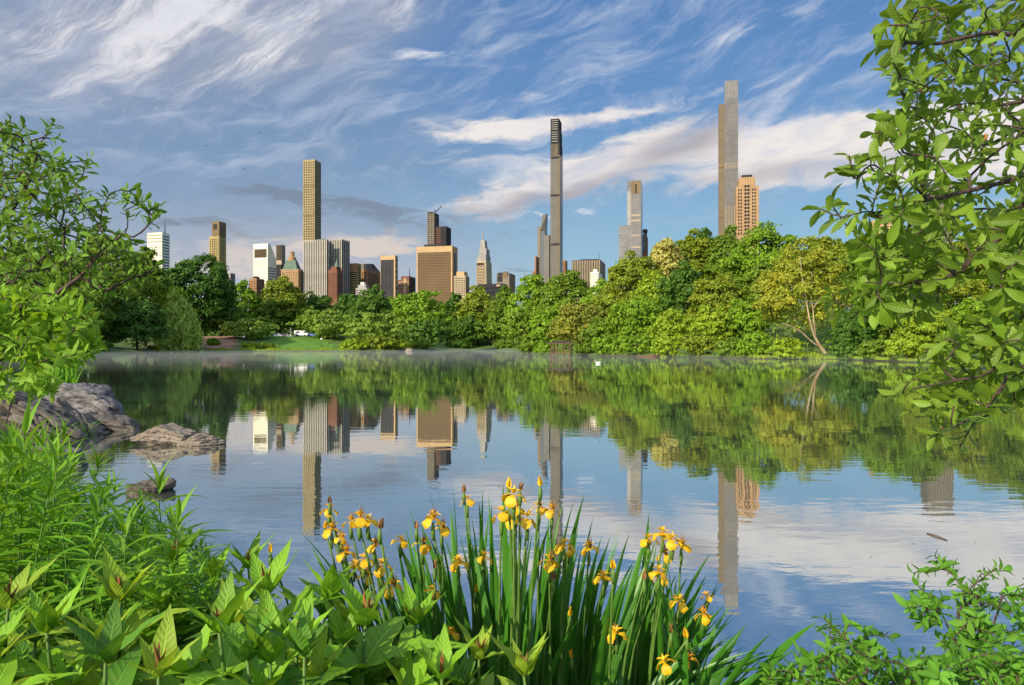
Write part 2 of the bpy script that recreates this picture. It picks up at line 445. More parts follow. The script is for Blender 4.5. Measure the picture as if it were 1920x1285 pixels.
# thin morning mist lying on the far water
m = bpy.data.materials.new('thin_mist'); m.use_nodes = True; nt = m.node_tree; nt.nodes.remove(nt.nodes['Principled BSDF'])
pv = nt.nodes.new('ShaderNodeVolumePrincipled'); pv.inputs['Density'].default_value = .0026; pv.inputs['Color'].default_value = (.92, .96, .98, 1)
nt.links.new(pv.outputs[0], nt.nodes['Material Output'].inputs['Volume'])
tag(MB().box(-120, 60, 62, 330, .03, .6).build('mist', m), 'thin pale mist lying on the far water', 'mist', kind='stuff')

rgw = random.Random(4); mb = MB()
for _ in range(150):
    yy = rgw.uniform(5.5, 60); xx = rgw.uniform(-.5, .7) * yy; a = rgw.uniform(0, 6.28); l = rgw.uniform(.012, .03) * (1 + yy / 40)
    if lake_sd(np.array([[xx, yy]]))[0] > -.4: continue
    c_, s_ = math.cos(a), math.sin(a)
    mb.add([(xx - c_ * l, yy - s_ * l, .003), (xx + s_ * l * .4, yy - c_ * l * .4, .006), (xx + c_ * l, yy + s_ * l, .004), (xx - s_ * l * .4, yy + c_ * l * .4, .003)], [(0, 1, 2, 3)])
tag(mb.build('floating_specks', plain('pale_floating_bits', (.34, .32, .20), .9, .4, 30)), 'scattered tiny leaves and pollen bits floating on the water', 'floating debris', kind='stuff')
# ---------------------------------------------------------------- the skyline
TH = 14.0
def facade_mat(name, col, col2=None, rough=.8, scale=.05, spec=.12, metal=0):
    col = tuple(c * .66 for c in col); col2 = tuple(c * .66 for c in col2) if col2 else None
    m = plain(name, col, rough, .15, scale, metal, spec, col2 or tuple(c * .82 for c in col))
    return m
GLASS_DARK = plain('dark_window_glass', (.014, .016, .022), .25, .4, .15, spec=.2)
GLASS_BLUE = plain('blue_grey_glass', (.10, .14, .18), .2, .35, .1, spec=.5)
GLASS_GREY = plain('grey_reflective_glass', (.20, .20, .21), .25, .35, .06, metal=.25, spec=.5)
GLASS_WARM = plain('bronze_glass', (.07, .048, .022), .35, .3, .1, spec=.15)
STEEL = plain('dark_steel', (.03, .03, .033), .6, .3, .3, spec=.15)
WHITE = facade_mat('white_metal_cladding', (1.15, 1.10, .92), (1.05, 1.0, .82), .45)
CREAM = facade_mat('cream_stone', (.62, .50, .34))
TAN = facade_mat('tan_stone', (.56, .36, .20))
BRONZE = facade_mat('bronze_cladding', (.30, .22, .13))
MARBLE = facade_mat('white_marble_piers', (.66, .62, .55))
CONC = facade_mat('pale_concrete', (.52, .43, .23))
BRICKR = facade_mat('red_brown_brick', (.28, .13, .08))
BRICKO = facade_mat('orange_brown_granite', (.46, .26, .14))
BROWNG = facade_mat('brown_gold_curtain_wall', (.19, .118, .065), (.14, .085, .045), .5, .02)
PEACH = facade_mat('peach_travertine', (.72, .49, .27))
DGREY = facade_mat('charcoal_cladding', (.05, .047, .055))
GREYC = facade_mat('grey_cladding', (.25, .232, .21))
GREYD = facade_mat('slate_cladding', (.13, .13, .15))
SLATE = facade_mat('verdigris_copper_roof', (.17, .25, .20))
LIGHTG = facade_mat('light_grey_cladding', (.48, .46, .44))
GOLDB = facade_mat('yellow_brick', (.56, .44, .20))

class Tower:
    def __init__(s, label, a, b, c, top, d, mat, base_py=None, cat='skyscraper', name='skyscraper', th=TH, body='wall', depth=None, bottom=0.0, group='towers of the skyline beyond the park'):
        s.d, s.th = d, R(th); s.co, s.si = math.cos(s.th), math.sin(s.th)
        s.xb = (b - 960) / F * d
        ta = (a - 960) / F; s.Wd = (s.xb - ta * d) / (s.co + ta * s.si)
        tcx = (c - 960) / F; den = s.si - tcx * s.co
        V = (tcx * d - s.xb) / den if abs(den) > 1e-4 and c > b else 0
        s.V = V if 4 < V < 120 else (depth or min(s.Wd, 60))
        if depth: s.V = depth
        s.root = empty(name, (s.xb, d, 0), -s.th, label, cat, group)
        s.H = s.z(top)
        mb = MB().box(-s.Wd, 0, 0, s.V, bottom, s.H); s.body = mb.build(body, mat, s.root)
    def z(s, py, dd=0): return CAM_Z + (HY - py) / F * (s.d + dd)
    def x(s, px):
        t_ = (px - 960) / F
        return (t_ * s.d - s.xb) / (s.co + t_ * s.si)
    def y(s, px):
        t_ = (px - 960) / F
        return (t_ * s.d - s.xb) / (s.si - t_ * s.co)
    def part(s, name, x0, x1, y0, y1, z0, z1, mat, parent=None, label=None):
        o = MB().box(x0, x1, y0, y1, z0, z1).build(name, mat, parent or s.root)
        if label: o['label'] = label
        return o
    def fp(s, name, pxa, pxb, pya, pyb, mat, dep=.5, proud=.35, parent=None):
        """panel on the front face given by photo extents"""
        return s.part(name, s.x(pxa), s.x(pxb), -proud, dep, s.z(pyb), s.z(pya), mat, parent)
    def grid(s, name, side, u0, u1, z0, z1, nu, nz, fw, fh, mat, proud=.3, most=100, off=0.0):
        """nu x nz equal pieces on a face: 'f' front (u=x) or 'r' right (u=y). off: face offset"""
        du, dzz = (u1 - u0) / nu, (z1 - z0) / nz
        w, h = du * fw, dzz * fh
        me = None; n = 0; rest = MB()
        cells = [(i, j) for j in range(nz - 1, -1, -1) for i in range(nu)]
        for i, j in cells:
            u = u0 + (i + .5) * du; zc = z0 + (j + .5) * dzz
            if side == 'f': X0, X1, Y0, Y1 = u - w / 2, u + w / 2, off - proud, off + .2
            else: X0, X1, Y0, Y1 = off - .2, off + proud, u - w / 2, u + w / 2
            if n < most:
                if me is None:
                    cx, cy = (X0 + X1) / 2, (Y0 + Y1) / 2
                    o = MB().box(X0 - cx, X1 - cx, Y0 - cy, Y1 - cy, -h / 2, h / 2).build(name, mat, s.root); me = o
                else:
                    o = me.copy(); COL.objects.link(o); o.parent = s.root
                o.location = ((X0 + X1) / 2, (Y0 + Y1) / 2, zc)
            else: rest.box(X0, X1, Y0, Y1, zc - h / 2, zc + h / 2)
            n += 1
        if rest.v:
            r = rest.build(name, mat, s.root); r['kind'] = 'stuff'
    def bands(s, side, z0, z1, n, frac, mat, name='window_band', u0=None, u1=None, proud=.3, off=0.0):
        if side == 'f': s.grid(name, 'f', -s.Wd + .6 if u0 is None else u0, -.6 if u1 is None else u1, z0, z1, 1, n, 1, frac, mat, proud, 100, off)
        else: s.grid(name, 'r', .6 if u0 is None else u0, s.V - .6 if u1 is None else u1, z0, z1, 1, n, 1, frac, mat, proud, 100, off)
    def piers(s, side, n, frac, z0, z1, mat, name='pier', u0=None, u1=None, proud=.8, off=0.0):
        if side == 'f': s.grid(name, 'f', -s.Wd if u0 is None else u0, 0 if u1 is None else u1, z0, z1, n, 1, frac, 1, mat, proud, 100, off)
        else: s.grid(name, 'r', .0 if u0 is None else u0, s.V if u1 is None else u1, z0, z1, n, 1, frac, 1, mat, proud, 100, off)
    def spire(s, name, px, py0, py1, r, mat=None, yy=8):
        x = s.x(px)
        return MB().tube([(x, yy, s.z(py1) - 1), (x, yy, s.z(py0))], [r, r * .35], 6).build(name, mat or STEEL, s.root)

# 1 white block with antenna at the far left
T = Tower('white block tower with a mast, farthest left on the skyline', 276, 304, 318, 436, 1750, WHITE)
T.bands('f', T.z(456), T.z(438), 3, .35, CONC, 'crown_band'); T.bands('f', T.z(560), T.z(458), 26, .3, LIGHTG, 'window_band')
T.bands('r', T.z(560), T.z(440), 22, .5, GLASS_BLUE)
T.spire('mast', 305, 412, 436, 1.3)
# 2 tall brown-gold tower
T = Tower('brown and gold stone tower with a square crown, alone between two dark trees', 392, 411, 424, 443, 1500, GOLDB)
cr_ = T.part('crown', T.x(397), 0, 0, T.V, T.H, T.z(415), BRONZE)
T.part('crown_recess', T.x(400), T.x(407), -.4, .4, T.z(430), T.z(420), STEEL, cr_)
T.piers('f', 5, .28, 0, T.z(447), CONC); T.grid('window', 'f', -T.Wd, 0, T.z(560), T.z(447), 4, 26, .55, .45, GLASS_WARM)
T.grid('window', 'r', 1, T.V - 1, T.z(560), T.z(420), 4, 30, .45, .5, GLASS_DARK)
# 3 slanted-top white tower
T = Tower('white tower with a slanted wedge roof and a dark top panel', 475, 502, 518, 484, 1450, WHITE)
z1, z0_ = T.z(457), T.H; ym = T.y(507) if T.y(507) > 0 else T.V * .3
MB().add([(-T.Wd, 0, z0_), (0, 0, z0_), (0, T.V, z0_), (-T.Wd, T.V, z0_), (-T.Wd, 0, z1), (0, 0, z1), (0, ym, z1), (-T.Wd, ym, z1)],
         [(0, 1, 5, 4), (1, 2, 6, 5), (2, 3, 7, 6), (3, 0, 4, 7), (4, 5, 6, 7)]).build('slanted_roof', WHITE, T.root)
T.fp('louvre_panel', 477, 500, 467, 483, GLASS_WARM)
T.bands('f', T.z(560), T.z(486), 20, .18, CONC); T.bands('r', T.z(560), T.z(500), 12, .5, GLASS_BLUE)
# 3b small building before it
T = Tower('low brown office block with striped side, in front of the slanted white tower', 467, 481, 496, 522, 1250, BRICKO, cat='office building', name='office_building')
T.bands('r', T.z(560), T.z(524), 8, .5, GLASS_DARK); T.grid('window', 'f', -T.Wd, 0, T.z(560), T.z(526), 5, 8, .5, .45, GLASS_DARK)
T.part('roof_plant', -T.Wd * .6, -2, 3, 12, T.H, T.H + 3.5, STEEL)
# 4 dark slab
T = Tower('narrow two tone dark slab right of the slanted white tower', 518, 527, 535, 459, 1600, BRONZE)
T.piers('f', 4, .4, T.z(492), T.z(460), DGREY); T.piers('r', 4, .4, 0, T.z(460), LIGHTG)
lo = T.part('lower_block', T.x(516), T.x(530), -6, 0, 0, T.z(497), DGREY); T.part('ledge', T.x(516), T.x(531), -6.6, -6, T.z(497), T.z(489), CREAM, lo)
# 5 stone hotel with green mansard
T = Tower('tan stone hotel with green mansard roof and a round top turret', 527, 559, 569, 506, 1250, TAN, cat='hotel building', name='hotel_building')
W_, V_ = T.Wd, T.V; zr = T.z(487)
MB().add([(-W_ + 2, 1, T.H), (-3, 1, T.H), (-3, V_ - 1, T.H), (-W_ + 2, V_ - 1, T.H), (-W_ + 6, 6, zr), (-9, 6, zr), (-9, V_ - 6, zr), (-W_ + 6, V_ - 6, zr)],
         [(0, 1, 5, 4), (1, 2, 6, 5), (2, 3, 7, 6), (3, 0, 4, 7), (4, 5, 6, 7)]).build('mansard_roof', SLATE, T.root)
T.part('cornice', -W_ - .8, .8, -.8, V_ + .5, T.H, T.H + 1.2, CREAM)
cx_ = T.x(541); MB().lathe((cx_, 12, zr - 1), [(7, 0), (7, 6), (4.2, 8), (3.8, 15), (4.4, 15.5), (2.5, 17.5), (.1, 18.5)], 12).build('turret', TAN, T.root)
T.grid('window', 'f', -W_ + 1, -1, T.z(548), T.z(509), 9, 12, .4, .5, GLASS_WARM); T.grid('window', 'r', 1, V_ - 1, T.z(548), T.z(509), 4, 12, .4, .5, GLASS_DARK)
# 6 pencil tower with square grid
T = Tower('very tall slim yellow grid tower rising behind the striped twin slabs', 568, 590, 602, 299, 1500, CONC)
T.grid('window', 'f', -T.Wd + .8, -.8, T.z(450), T.z(302), 5, 32, .62, .62, GLASS_WARM)
T.grid('window', 'r', .8, T.V - .8, T.z(450), T.z(302), 5, 32, .62, .62, GLASS_DARK)
for yy in (348, 400): T.part('open_floor', -T.Wd + .8, -.8, -.45, .3, T.z(yy + 4), T.z(yy), BRONZE)
# 7 striped slabs
T = Tower('broad slab tower with white marble stripes, left half of a pair', 568, 614, 617, 453, 1250, DGREY)
T.piers('f', 14, .5, 0, T.z(449), MARBLE, proud=1.2); T.piers('r', 1, .45, 0, T.z(450), MARBLE)
T.part('roof_plant', T.x(590), T.x(606), 6, 20, T.H, T.z(447), STEEL)
T = Tower('white striped slab tower set back, right half of the pair', 617, 642, 656, 450, 1270, DGREY)
T.piers('f', 8, .5, 0, T.z(448), MARBLE, proud=1.2); T.piers('r', 4, .5, 0, T.z(448), LIGHTG)
# 7b brick hotel tower
T = Tower('dark red brick tower with a pointed green spire before the striped slab', 615, 632, 643, 506, 1200, BRICKR)
T.grid('window', 'f', -T.Wd, 0, T.z(560), T.z(512), 6, 13, .42, .5, GLASS_DARK); T.grid('window', 'r', 0, T.V, T.z(560), T.z(512), 4, 13, .42, .5, GLASS_DARK)
T.part('upper_step', T.x(619), -2, 2, T.V - 2, T.H, T.z(500), BRICKR)
sx = T.x(629); MB().prism([(sx - 4, 2.5), (sx + 3, 2.5), (sx + 3, 9.5), (sx - 4, 9.5)], T.z(500), T.z(486), [(sx - .6, 5.5), (sx - .4, 5.5), (sx - .4, 6), (sx - .6, 6)]).build('spire', SLATE, T.root)
# 8 banded yellow
T = Tower('yellow banded office tower with orange top, right of the striped slab', 655, 671, 677, 494, 1300, GOLDB)
T.part('crown', -T.Wd, 0, -.5, .5, T.z(508), T.H + .1, BRICKO); T.bands('f', T.z(560), T.z(509), 13, .45, GLASS_DARK); T.bands('r', T.z(560), T.z(500), 13, .5, DGREY)
T = Tower('small pale stepped building in front of the gabled tower', 667, 688, 696, 540, 1150, LIGHTG, cat='office building', name='office_building')
T.part('upper_step', T.x(670), -3, 2, T.V - 2, T.H, T.z(534), LIGHTG); T.part('upper_step', T.x(674), -7, 4, T.V - 4, T.z(534), T.z(529), WHITE)
T.grid('window', 'f', -T.Wd, 0, T.z(565), T.z(542), 8, 5, .5, .5, GLASS_DARK)
# 9 gabled tower
T = Tower('pink granite tower with a broken gable roof and dark grid windows', 677, 689, 713, 505, 1350, BRICKO, depth=None)
hy = T.z(493); V_ = T.V
MB().add([(-T.Wd, 0, T.H), (0, 0, T.H), (0, V_, T.H), (-T.Wd, V_, T.H), (-T.Wd, 0, hy - 2), (0, 0, hy - 2), (0, V_ * .45, hy + 1), (-T.Wd, V_ * .45, hy + 1)],
         [(0, 1, 5, 4), (1, 2, 6, 5), (2, 3, 7, 6), (3, 0, 4, 7), (4, 5, 6, 7)]).build('gable', GREYC, T.root)
T.grid('window', 'f', -T.Wd + 1, -1, T.z(560), T.z(509), 3, 14, .5, .6, GLASS_DARK); T.grid('window', 'r', 1, V_ - 1, T.z(560), T.z(511), 8, 13, .55, .6, GLASS_DARK)
MB().tube([(.2, V_ * .45, hy - 5), (1.0, V_ * .45, hy - 5)], [3, 3], 12).build('roof_notch', DGREY, T.root)
# 10 dark slab, orange rim
T = Tower('charcoal slab tower with an orange rim, left of the brown slab', 713, 741, 746, 479, 1250, PEACH)
T.fp('dark_front', 714, 738, 487, 575, DGREY, .5, .6); T.piers('f', 9, .3, 0, T.z(487), GREYD, 'mullion', T.x(715), T.x(738), .9)
T.bands('r', 0, T.z(482), 16, .4, GREYC)
# 11 brown-red group
T = Tower('brick red office block with a slim mast, right of the charcoal slab', 752, 767, 779, 518, 1400, BRICKR)
T.part('wing', T.x(743), -T.Wd, 2, 20, 0, T.z(525), BRICKR); T.bands('f', T.z(560), T.z(526), 9, .4, CREAM, 'spandrel'); T.fp('corner_pier', 757, 762, 522, 560, PEACH, .5, .8)
T.bands('r', T.z(560), T.z(521), 10, .5, DGREY); T.spire('mast', 765, 502, 518, .9)
T.grid('spandrel', 'f', T.x(743) + .5, -T.Wd - .5, T.z(560), T.z(527), 1, 9, 1, .4, CREAM, .3, 100, 2.0)
# 12 big brown slab
T = Tower('wide brown gold slab tower with a peach stone frame, centre left', 781, 848, 858, 461, 1150, PEACH)
T.fp('brown_front', 783.5, 845, 472, 590, BROWNG, .5, .5)
T.bands('f', T.z(585), T.z(473), 22, .2, BRONZE, 'floor_line', T.x(784.5), T.x(844), .75)
T.part('dark_strip', -.3, .5, T.V * .35, T.V * .72, 0, T.z(473), GLASS_DARK)
# 13 tower under construction
T = Tower('unfinished dark tower wrapped in scaffolding with a crane, behind the brown slab', 801, 815, 823, 399, 1500, DGREY)
T.bands('f', T.z(465), T.z(401), 18, .45, GREYC, 'floor_slab', proud=.6); T.bands('r', T.z(465), T.z(404), 18, .4, GREYC, 'floor_slab', proud=.6)
T.piers('f', 5, .18, 0, T.z(400), CREAM, 'column', proud=1.0); T.part('core', T.x(802), T.x(810), 1, 7, T.H, T.z(397), STEEL)
T.part('lower_wing', 0.5, T.y(831) * .35 + 6 if T.y(831) > 0 else 14, 3, T.V + 8, 0, T.z(425), DGREY)
T.grid('floor_slab', 'f', .7, 13, T.z(460), T.z(427), 1, 10, 1, .35, BRICKR, .5, 100, 3.0)
T.part('hoist', T.x(796), T.x(832), -4, -.8, T.z(466), T.z(459), STEEL, label='netted lower platform at the tower base')
c_ = T.root; crn = MB(); x0_, x1_ = T.x(814.5), T.x(826.5)
crn.tube([(x0_, 6, T.H), (x0_, 6, T.z(397))], .9, 5).tube([(x0_, 6, T.z(397)), (x1_, 6, T.z(386))], [.9, .9], 5).tube([(x0_, 6, T.z(394)), (x0_ - 4, 6, T.z(395))], 1.0, 5)
cr = crn.build('tower_crane', STEEL); cr.parent = None; cr.location = c_.location; cr.rotation_euler = c_.rotation_euler
tag(cr, 'luffing crane with raised jib on top of the unfinished tower', 'crane')
# 14 beige octagonal
T = Tower('beige stepped tower with square windows tight against the brown slab', 851, 873, 880, 517, 1120, CREAM)
T.part('upper_step', T.x(855), -3, 2, T.V, T.H, T.z(509), PEACH)
T.grid('window', 'f', -T.Wd + .5, -.5, T.z(556), T.z(520), 7, 9, .5, .5, GLASS_DARK); T.grid('window', 'r', 0, T.V, T.z(556), T.z(520), 3, 9, .4, .5, GLASS_WARM)
# 15 tapering glass tower with spire
T = Tower('pale tapering glass tower with stepped shoulders and needle spire', 893, 911, 922, 540, 1900, LIGHTG)
Wd, V_ = T.Wd, T.V
def tier(pa, pb, pc, py0, py1, mat=LIGHTG, y0=0.0, tap=1.0):
    xa, xb_, yb = T.x(pa), T.x(pb), V_ * pc
    q1 = [(xa, y0), (xb_, y0), (xb_, yb), (xa, yb)]; cxm = (xa + xb_) / 2
    q2 = [(cxm + (x - cxm) * tap, y0 + (y - y0) * tap) for x, y in q1]
    return MB().prism(q1, T.z(py0), T.z(py1), q2).build('tier', mat, T.root)
tier(893, 912, .98, 540, 489, CREAM, 0, .94); tier(895, 911, .8, 489, 478, LIGHTG, 1); tier(898, 911.5, .6, 478, 466, LIGHTG, 2); tier(899.5, 909, .5, 466, 450, LIGHTG, 3, .8)
T.grid('window_band', 'f', T.x(894), T.x(910), T.z(538), T.z(493), 1, 16, 1, .35, GLASS_WARM, .4); T.fp('open_floor', 894, 907, 493, 497, STEEL, .5, .8)
T.spire('needle', 903, 433, 450, 2.2, LIGHTG, 12)
# 15b low dark roof & office
T = Tower('low dark roofed block at the foot of the tapering glass tower', 896, 944, 951, 532, 1100, DGREY, cat='office building', name='office_building')
T.bands('f', T.z(560), T.z(536), 3, .4, GLASS_DARK); T.part('stair_house', T.x(931), T.x(938), -1, 4, T.H - 4, T.z(534), PEACH)
T = Tower('grey office tower with framed terraces, right of the tapering tower', 931, 955, 966, 512, 1300, GREYC)
T.fp('frame', 934, 952, 511, 517, STEEL, .5, .6); T.grid('window', 'f', T.x(943), -.5, T.z(545), T.z(518), 5, 8, .5, .55, CREAM); T.fp('recess', 933, 942, 518, 528, DGREY)
T.part('upper_step', T.x(943), T.x(951), -.8, 6, T.z(520), T.z(509), BRONZE); T.bands('r', T.z(545), T.z(515), 8, .4, CREAM, 'floor_line')
T = Tower('glimpse of a low grey building behind the trees beside the tapering tower', 880, 890, 897, 535, 1400, LIGHTG, cat='office building', name='office_building')
T.bands('f', T.z(560), T.z(537), 5, .45, GLASS_BLUE)
# 17-18 cluster left of the pencil tower
T = Tower('terracotta brick block left of the dark slanted glass tower', 998, 1005, 1012, 508, 1350, BRICKO)
T.part('upper_step', T.x(1002), -.5, 2, T.V, T.H, T.z(480), BRICKO); T.grid('window', 'f', -T.Wd, 0, T.z(545), T.z(510), 3, 9, .4, .5, GLASS_DARK)
T = Tower('slender brown stone shaft beside the dark slanted glass tower', 1008, 1014, 1017, 425, 1480, BRONZE)
T.bands('f', T.z(530), T.z(428), 26, .35, LIGHTG, 'floor_line')
T = Tower('dark glass tower with a sharply slanted faceted tip', 1013, 1022, 1026, 432, 1440, GLASS_DARK)
MB().add([(-T.Wd, 0, T.H), (0, 0, T.H), (0, T.V, T.H), (-T.Wd, T.V, T.H), (T.x(1016), T.V * .3, T.z(402)), (T.x(1024), T.V * .3, T.z(400)), (T.x(1024.5), T.V * .7, T.z(400)), (T.x(1017), T.V * .7, T.z(401))],
         [(0, 1, 5, 4), (1, 2, 6, 5), (2, 3, 7, 6), (3, 0, 4, 7), (4, 5, 6, 7)]).build('glass_tip', GLASS_DARK, T.root)
T.bands('f', T.z(535), T.z(434), 24, .5, GLASS_BLUE); T.fp('base_glass', 1013.5, 1021.5, 433, 530, GREYC, .4, .15)
T = Tower('flat grey office slab between two dark towers, left of the tallest needle', 1021, 1030, 1034, 441, 1300, GREYC)
T.piers('f', 5, .4, 0, T.z(442), LIGHTG)
# 19 needle
T = Tower('pencil thin needle tower with a dark latticed top, at the centre', 1032, 1050, 1055, 291, 1250, GREYC)
zt = T.z(221); W_, V_ = T.Wd, T.V
for f0, f1, zz0, zz1 in ((1.0, .97, 291, 268), (.95, .92, 268, 244), (.9, .88, 244, 222)):
    MB().prism([(-W_ * .985, .2), (-W_ * .985 + W_ * f0 * .97, .2), (-W_ * .985 + W_ * f0 * .97, V_), (-W_ * .985, V_)], T.z(zz0), T.z(zz1)).build('crown_tier', DGREY, T.root)
for yy in (225, 229, 233, 237, 241, 247, 251, 255, 259, 264): T.part('lattice_beam', -W_ * .86, -W_ * .25, -.5, .3, T.z(yy + 1.2), T.z(yy), LIGHTG)
T.piers('f', 6, .25, T.z(291), T.z(270), CREAM, 'fin', -W_ * .9, -W_ * .15)
T.bands('f', T.z(515), T.z(298), 54, .38, GREYC, 'window_band', -W_ * .88, -W_ * .12)
for yy in (293, 364, 456): T.part('dark_floor', -W_ * .95, -W_ * .05, -.9, .3, T.z(yy + 4), T.z(yy), STEEL)
T.part('east_pier', -W_ * .08, 0, -.6, .3, 0, T.H, BRONZE); T.part('side_glass', -.2, .4, .6, V_ - .6, 0, T.H, GLASS_DARK)
T = Tower('short brown block peeping out right of the needle tower', 1054, 1060, 1064, 488, 1400, BRICKO)
T.grid('window', 'f', -T.Wd, 0, T.z(530), T.z(490), 3, 9, .4, .5, GLASS_DARK)
# 20 striped box
T = Tower('low wide box building with dark and white vertical stripes and a mast', 1072, 1126, 1135, 487, 1150, DGREY)
T.piers('f', 17, .38, 0, T.z(488), CREAM); T.piers('r', 4, .35, 0, T.z(488), LIGHTG); T.spire('mast', 1122, 472, 487, .6)
T.part('roof_plant', T.x(1086), T.x(1120), 5, 20, T.H, T.z(485), STEEL)
T = Tower('small white stepped building in front of the striped box', 1107, 1122, 1129, 510, 1050, WHITE, cat='office building', name='office_building')
T.part('upper_step', T.x(1112), T.x(1119), 2, 8, T.H, T.z(505), WHITE); T.bands('f', T.z(545), T.z(513), 8, .25, GREYC)
# 21 glass tower with shoulder
T = Tower('grey glass tower with a lower left shoulder and a bronze tip', 1176, 1202, 1205, 338, 1200, GLASS_GREY)
T.part('shoulder', T.x(1160), -T.Wd, 1, 22, 0, T.z(422), GLASS_GREY); T.part('upper_shoulder', T.x(1176), T.x(1183), -.4, 10, T.z(422), T.z(358), LIGHTG)
T.fp('bronze_crown', 1183.5, 1201, 339, 363, BRONZE, .4, .5); T.fp('crown_slot', 1191, 1194, 345, 362, STEEL, .3, .7)
for yy in (402, 412, 440, 462): T.fp('mechanical_band', 1184, 1201.5, yy, yy + 3, CREAM, .3, .5)
T.piers('f', 10, .15, 0, T.z(364), LIGHTG, 'mullion', T.x(1184), -.3, .6); T.bands('f', T.z(480), T.z(364), 40, .22, LIGHTG, 'floor_line')
T.grid('floor_line', 'f', T.x(1160.5), -T.Wd - .4, T.z(480), T.z(424), 1, 20, 1, .3, LIGHTG, .3, 100, 1.0); T.spire('antenna', 1187, 334, 339, .8)
T = Tower('red brown tower with a rounded dark cap tucked behind the grey glass tower', 1204, 1212, 1215, 440, 1260, BRICKR)
MB().lathe((-T.Wd * .45, T.V * .4, T.H), [(T.Wd * .45, 0), (T.Wd * .45, 6), (T.Wd * .62, 7), (T.Wd * .55, 12), (.2, 13)], 14).build('round_cap', DGREY, T.root)
T.fp('glass_bay', 1206, 1210, 436, 470, GLASS_BLUE)
# 22 tallest
T = Tower('tallest grey glass skyscraper with a stepped left side', 1359, 1384, 1385, 150, 1150, GLASS_GREY, depth=28)
T.part('west_step', T.x(1348), -T.Wd, 1.5, 24, 0, T.z(193), BRONZE, label='warm grey lower side with stone strips')
T.piers('f', 9, .3, T.z(184), T.z(151), LIGHTG, 'crown_fin'); T.piers('f', 12, .14, 0, T.z(186), LIGHTG, 'mullion'); T.bands('f', T.z(435), T.z(188), 70, .28, GREYC, 'floor_line')
T.piers('f', 9, .3, T.z(316), T.z(305), CREAM, 'louvre', None, None, 1.0); T.piers('f', 9, .3, T.z(440), T.z(385), CREAM, 'louvre', None, None, 1.0)
T.grid('floor_line', 'f', T.x(1348.5), -T.Wd - .4, T.z(435), T.z(196), 1, 68, 1, .35, GREYC, .3, 100, 1.5)
for yy in (306, 400): T.part('bronze_ledge', T.x(1347), -T.Wd, .6, 2, T.z(yy + 6), T.z(yy), BRONZE)
# 23 warm stone apartment tower
T = Tower('warm tan stone apartment tower with setback crown beside the tallest skyscraper', 1380, 1423, 1424, 348, 1060, TAN, cat='apartment tower', name='apartment_tower')
c_ = T.part('crown', T.x(1385), T.x(1416), 1, T.V - 2, T.H, T.z(331), TAN); T.part('crown_cap', T.x(1391), T.x(1411), 3, 12, T.z(331), T.z(326), STEEL, c_)
T.piers('f', 5, .35, T.z(346), T.z(331), PEACH, 'crown_fin', T.x(1388), T.x(1413), .6, 1.0)
T.grid('window', 'f', T.x(1395), T.x(1406), T.z(440), T.z(345), 2, 14, .75, .62, GLASS_DARK, .4)
T.grid('window', 'f', T.x(1383), T.x(1392), T.z(440), T.z(352), 2, 14, .55, .55, GLASS_DARK, .4); T.grid('window', 'f', T.x(1409), T.x(1418), T.z(440), T.z(352), 2, 14, .55, .55, GLASS_DARK, .4)
T.grid('window', 'r', 1, T.V - 1, T.z(440), T.z(352), 4, 22, .5, .5, GLASS_DARK, .3)
# beige apartment blocks half hidden by the right-hand branches
T = Tower('pale pink apartment block glimpsed above the woods through magnolia leaves', 1636, 1672, 1680, 412, 700, PEACH, cat='apartment building', name='apartment_building')
T.grid('window', 'f', -T.Wd, 0, T.z(470), T.z(416), 8, 9, .45, .5, GLASS_WARM)
T = Tower('grey apartment block deep behind the magnolia branches at right', 1740, 1788, 1798, 345, 520, GREYC, cat='apartment building', name='apartment_building')
T.grid('window', 'f', -T.Wd, 0, T.z(470), T.z(352), 9, 14, .45, .5, GLASS_WARM); T.part('water_tank_house', T.x(1755), T.x(1772), 4, 12, T.H, T.z(338), GREYC)
# tiny things on the horizon at the far left
T = Tower('small grey stepped block behind the treetops, right of the brown and gold tower', 424, 432, 441, 512, 1300, LIGHTG, cat='office building', name='office_building')
T.bands('r', T.z(550), T.z(515), 8, .5, GLASS_DARK)
T = Tower('tiny church tower with a dark pointed roof above the trees', 456, 460, 463, 530, 1200, DGREY, cat='church tower', name='church_tower')
MB().prism([(-T.Wd, 0), (0, 0), (0, 4), (-T.Wd, 4)], T.H, T.z(522), [(-T.Wd / 2 - .1, 1.9), (-T.Wd / 2 + .1, 1.9), (-T.Wd / 2 + .1, 2.1), (-T.Wd / 2 - .1, 2.1)]).build('pointed_roof', STEEL, T.root)
# ---------------------------------------------------------------- trees of the far shore
def unit(v): return v / np.maximum(np.linalg.norm(v, axis=-1, keepdims=True), 1e-9)
def leaf_cards(rg, C_, Nn, size, aspect=1.0, jitter=.55, droop=0.0):
    """small rhombic leaf clumps at C_ facing roughly Nn -> V, F"""
    n = len(C_)
    nn = unit(Nn + rg.normal(0, jitter, (n, 3)))
    t = unit(np.cross(nn, rg.normal(0, 1, (n, 3)))); 
    if droop: t = unit(t + np.array([0, 0, -droop])); nn = unit(nn - t * (nn * t).sum(1, keepdims=True))
    b = np.cross(nn, t)
    s = (size * rg.uniform(.6, 1.3, n))[:, None]
    bend = nn * s * rg.uniform(-.25, .25, n)[:, None]
    V = np.stack([C_ - t * s * aspect + bend, C_ + b * s * .62 - t * s * .1, C_ + t * s * aspect + bend, C_ - b * s * .62 + t * s * .1], 1).reshape(-1, 3)
    return V, np.arange(4 * n).reshape(-1, 4)

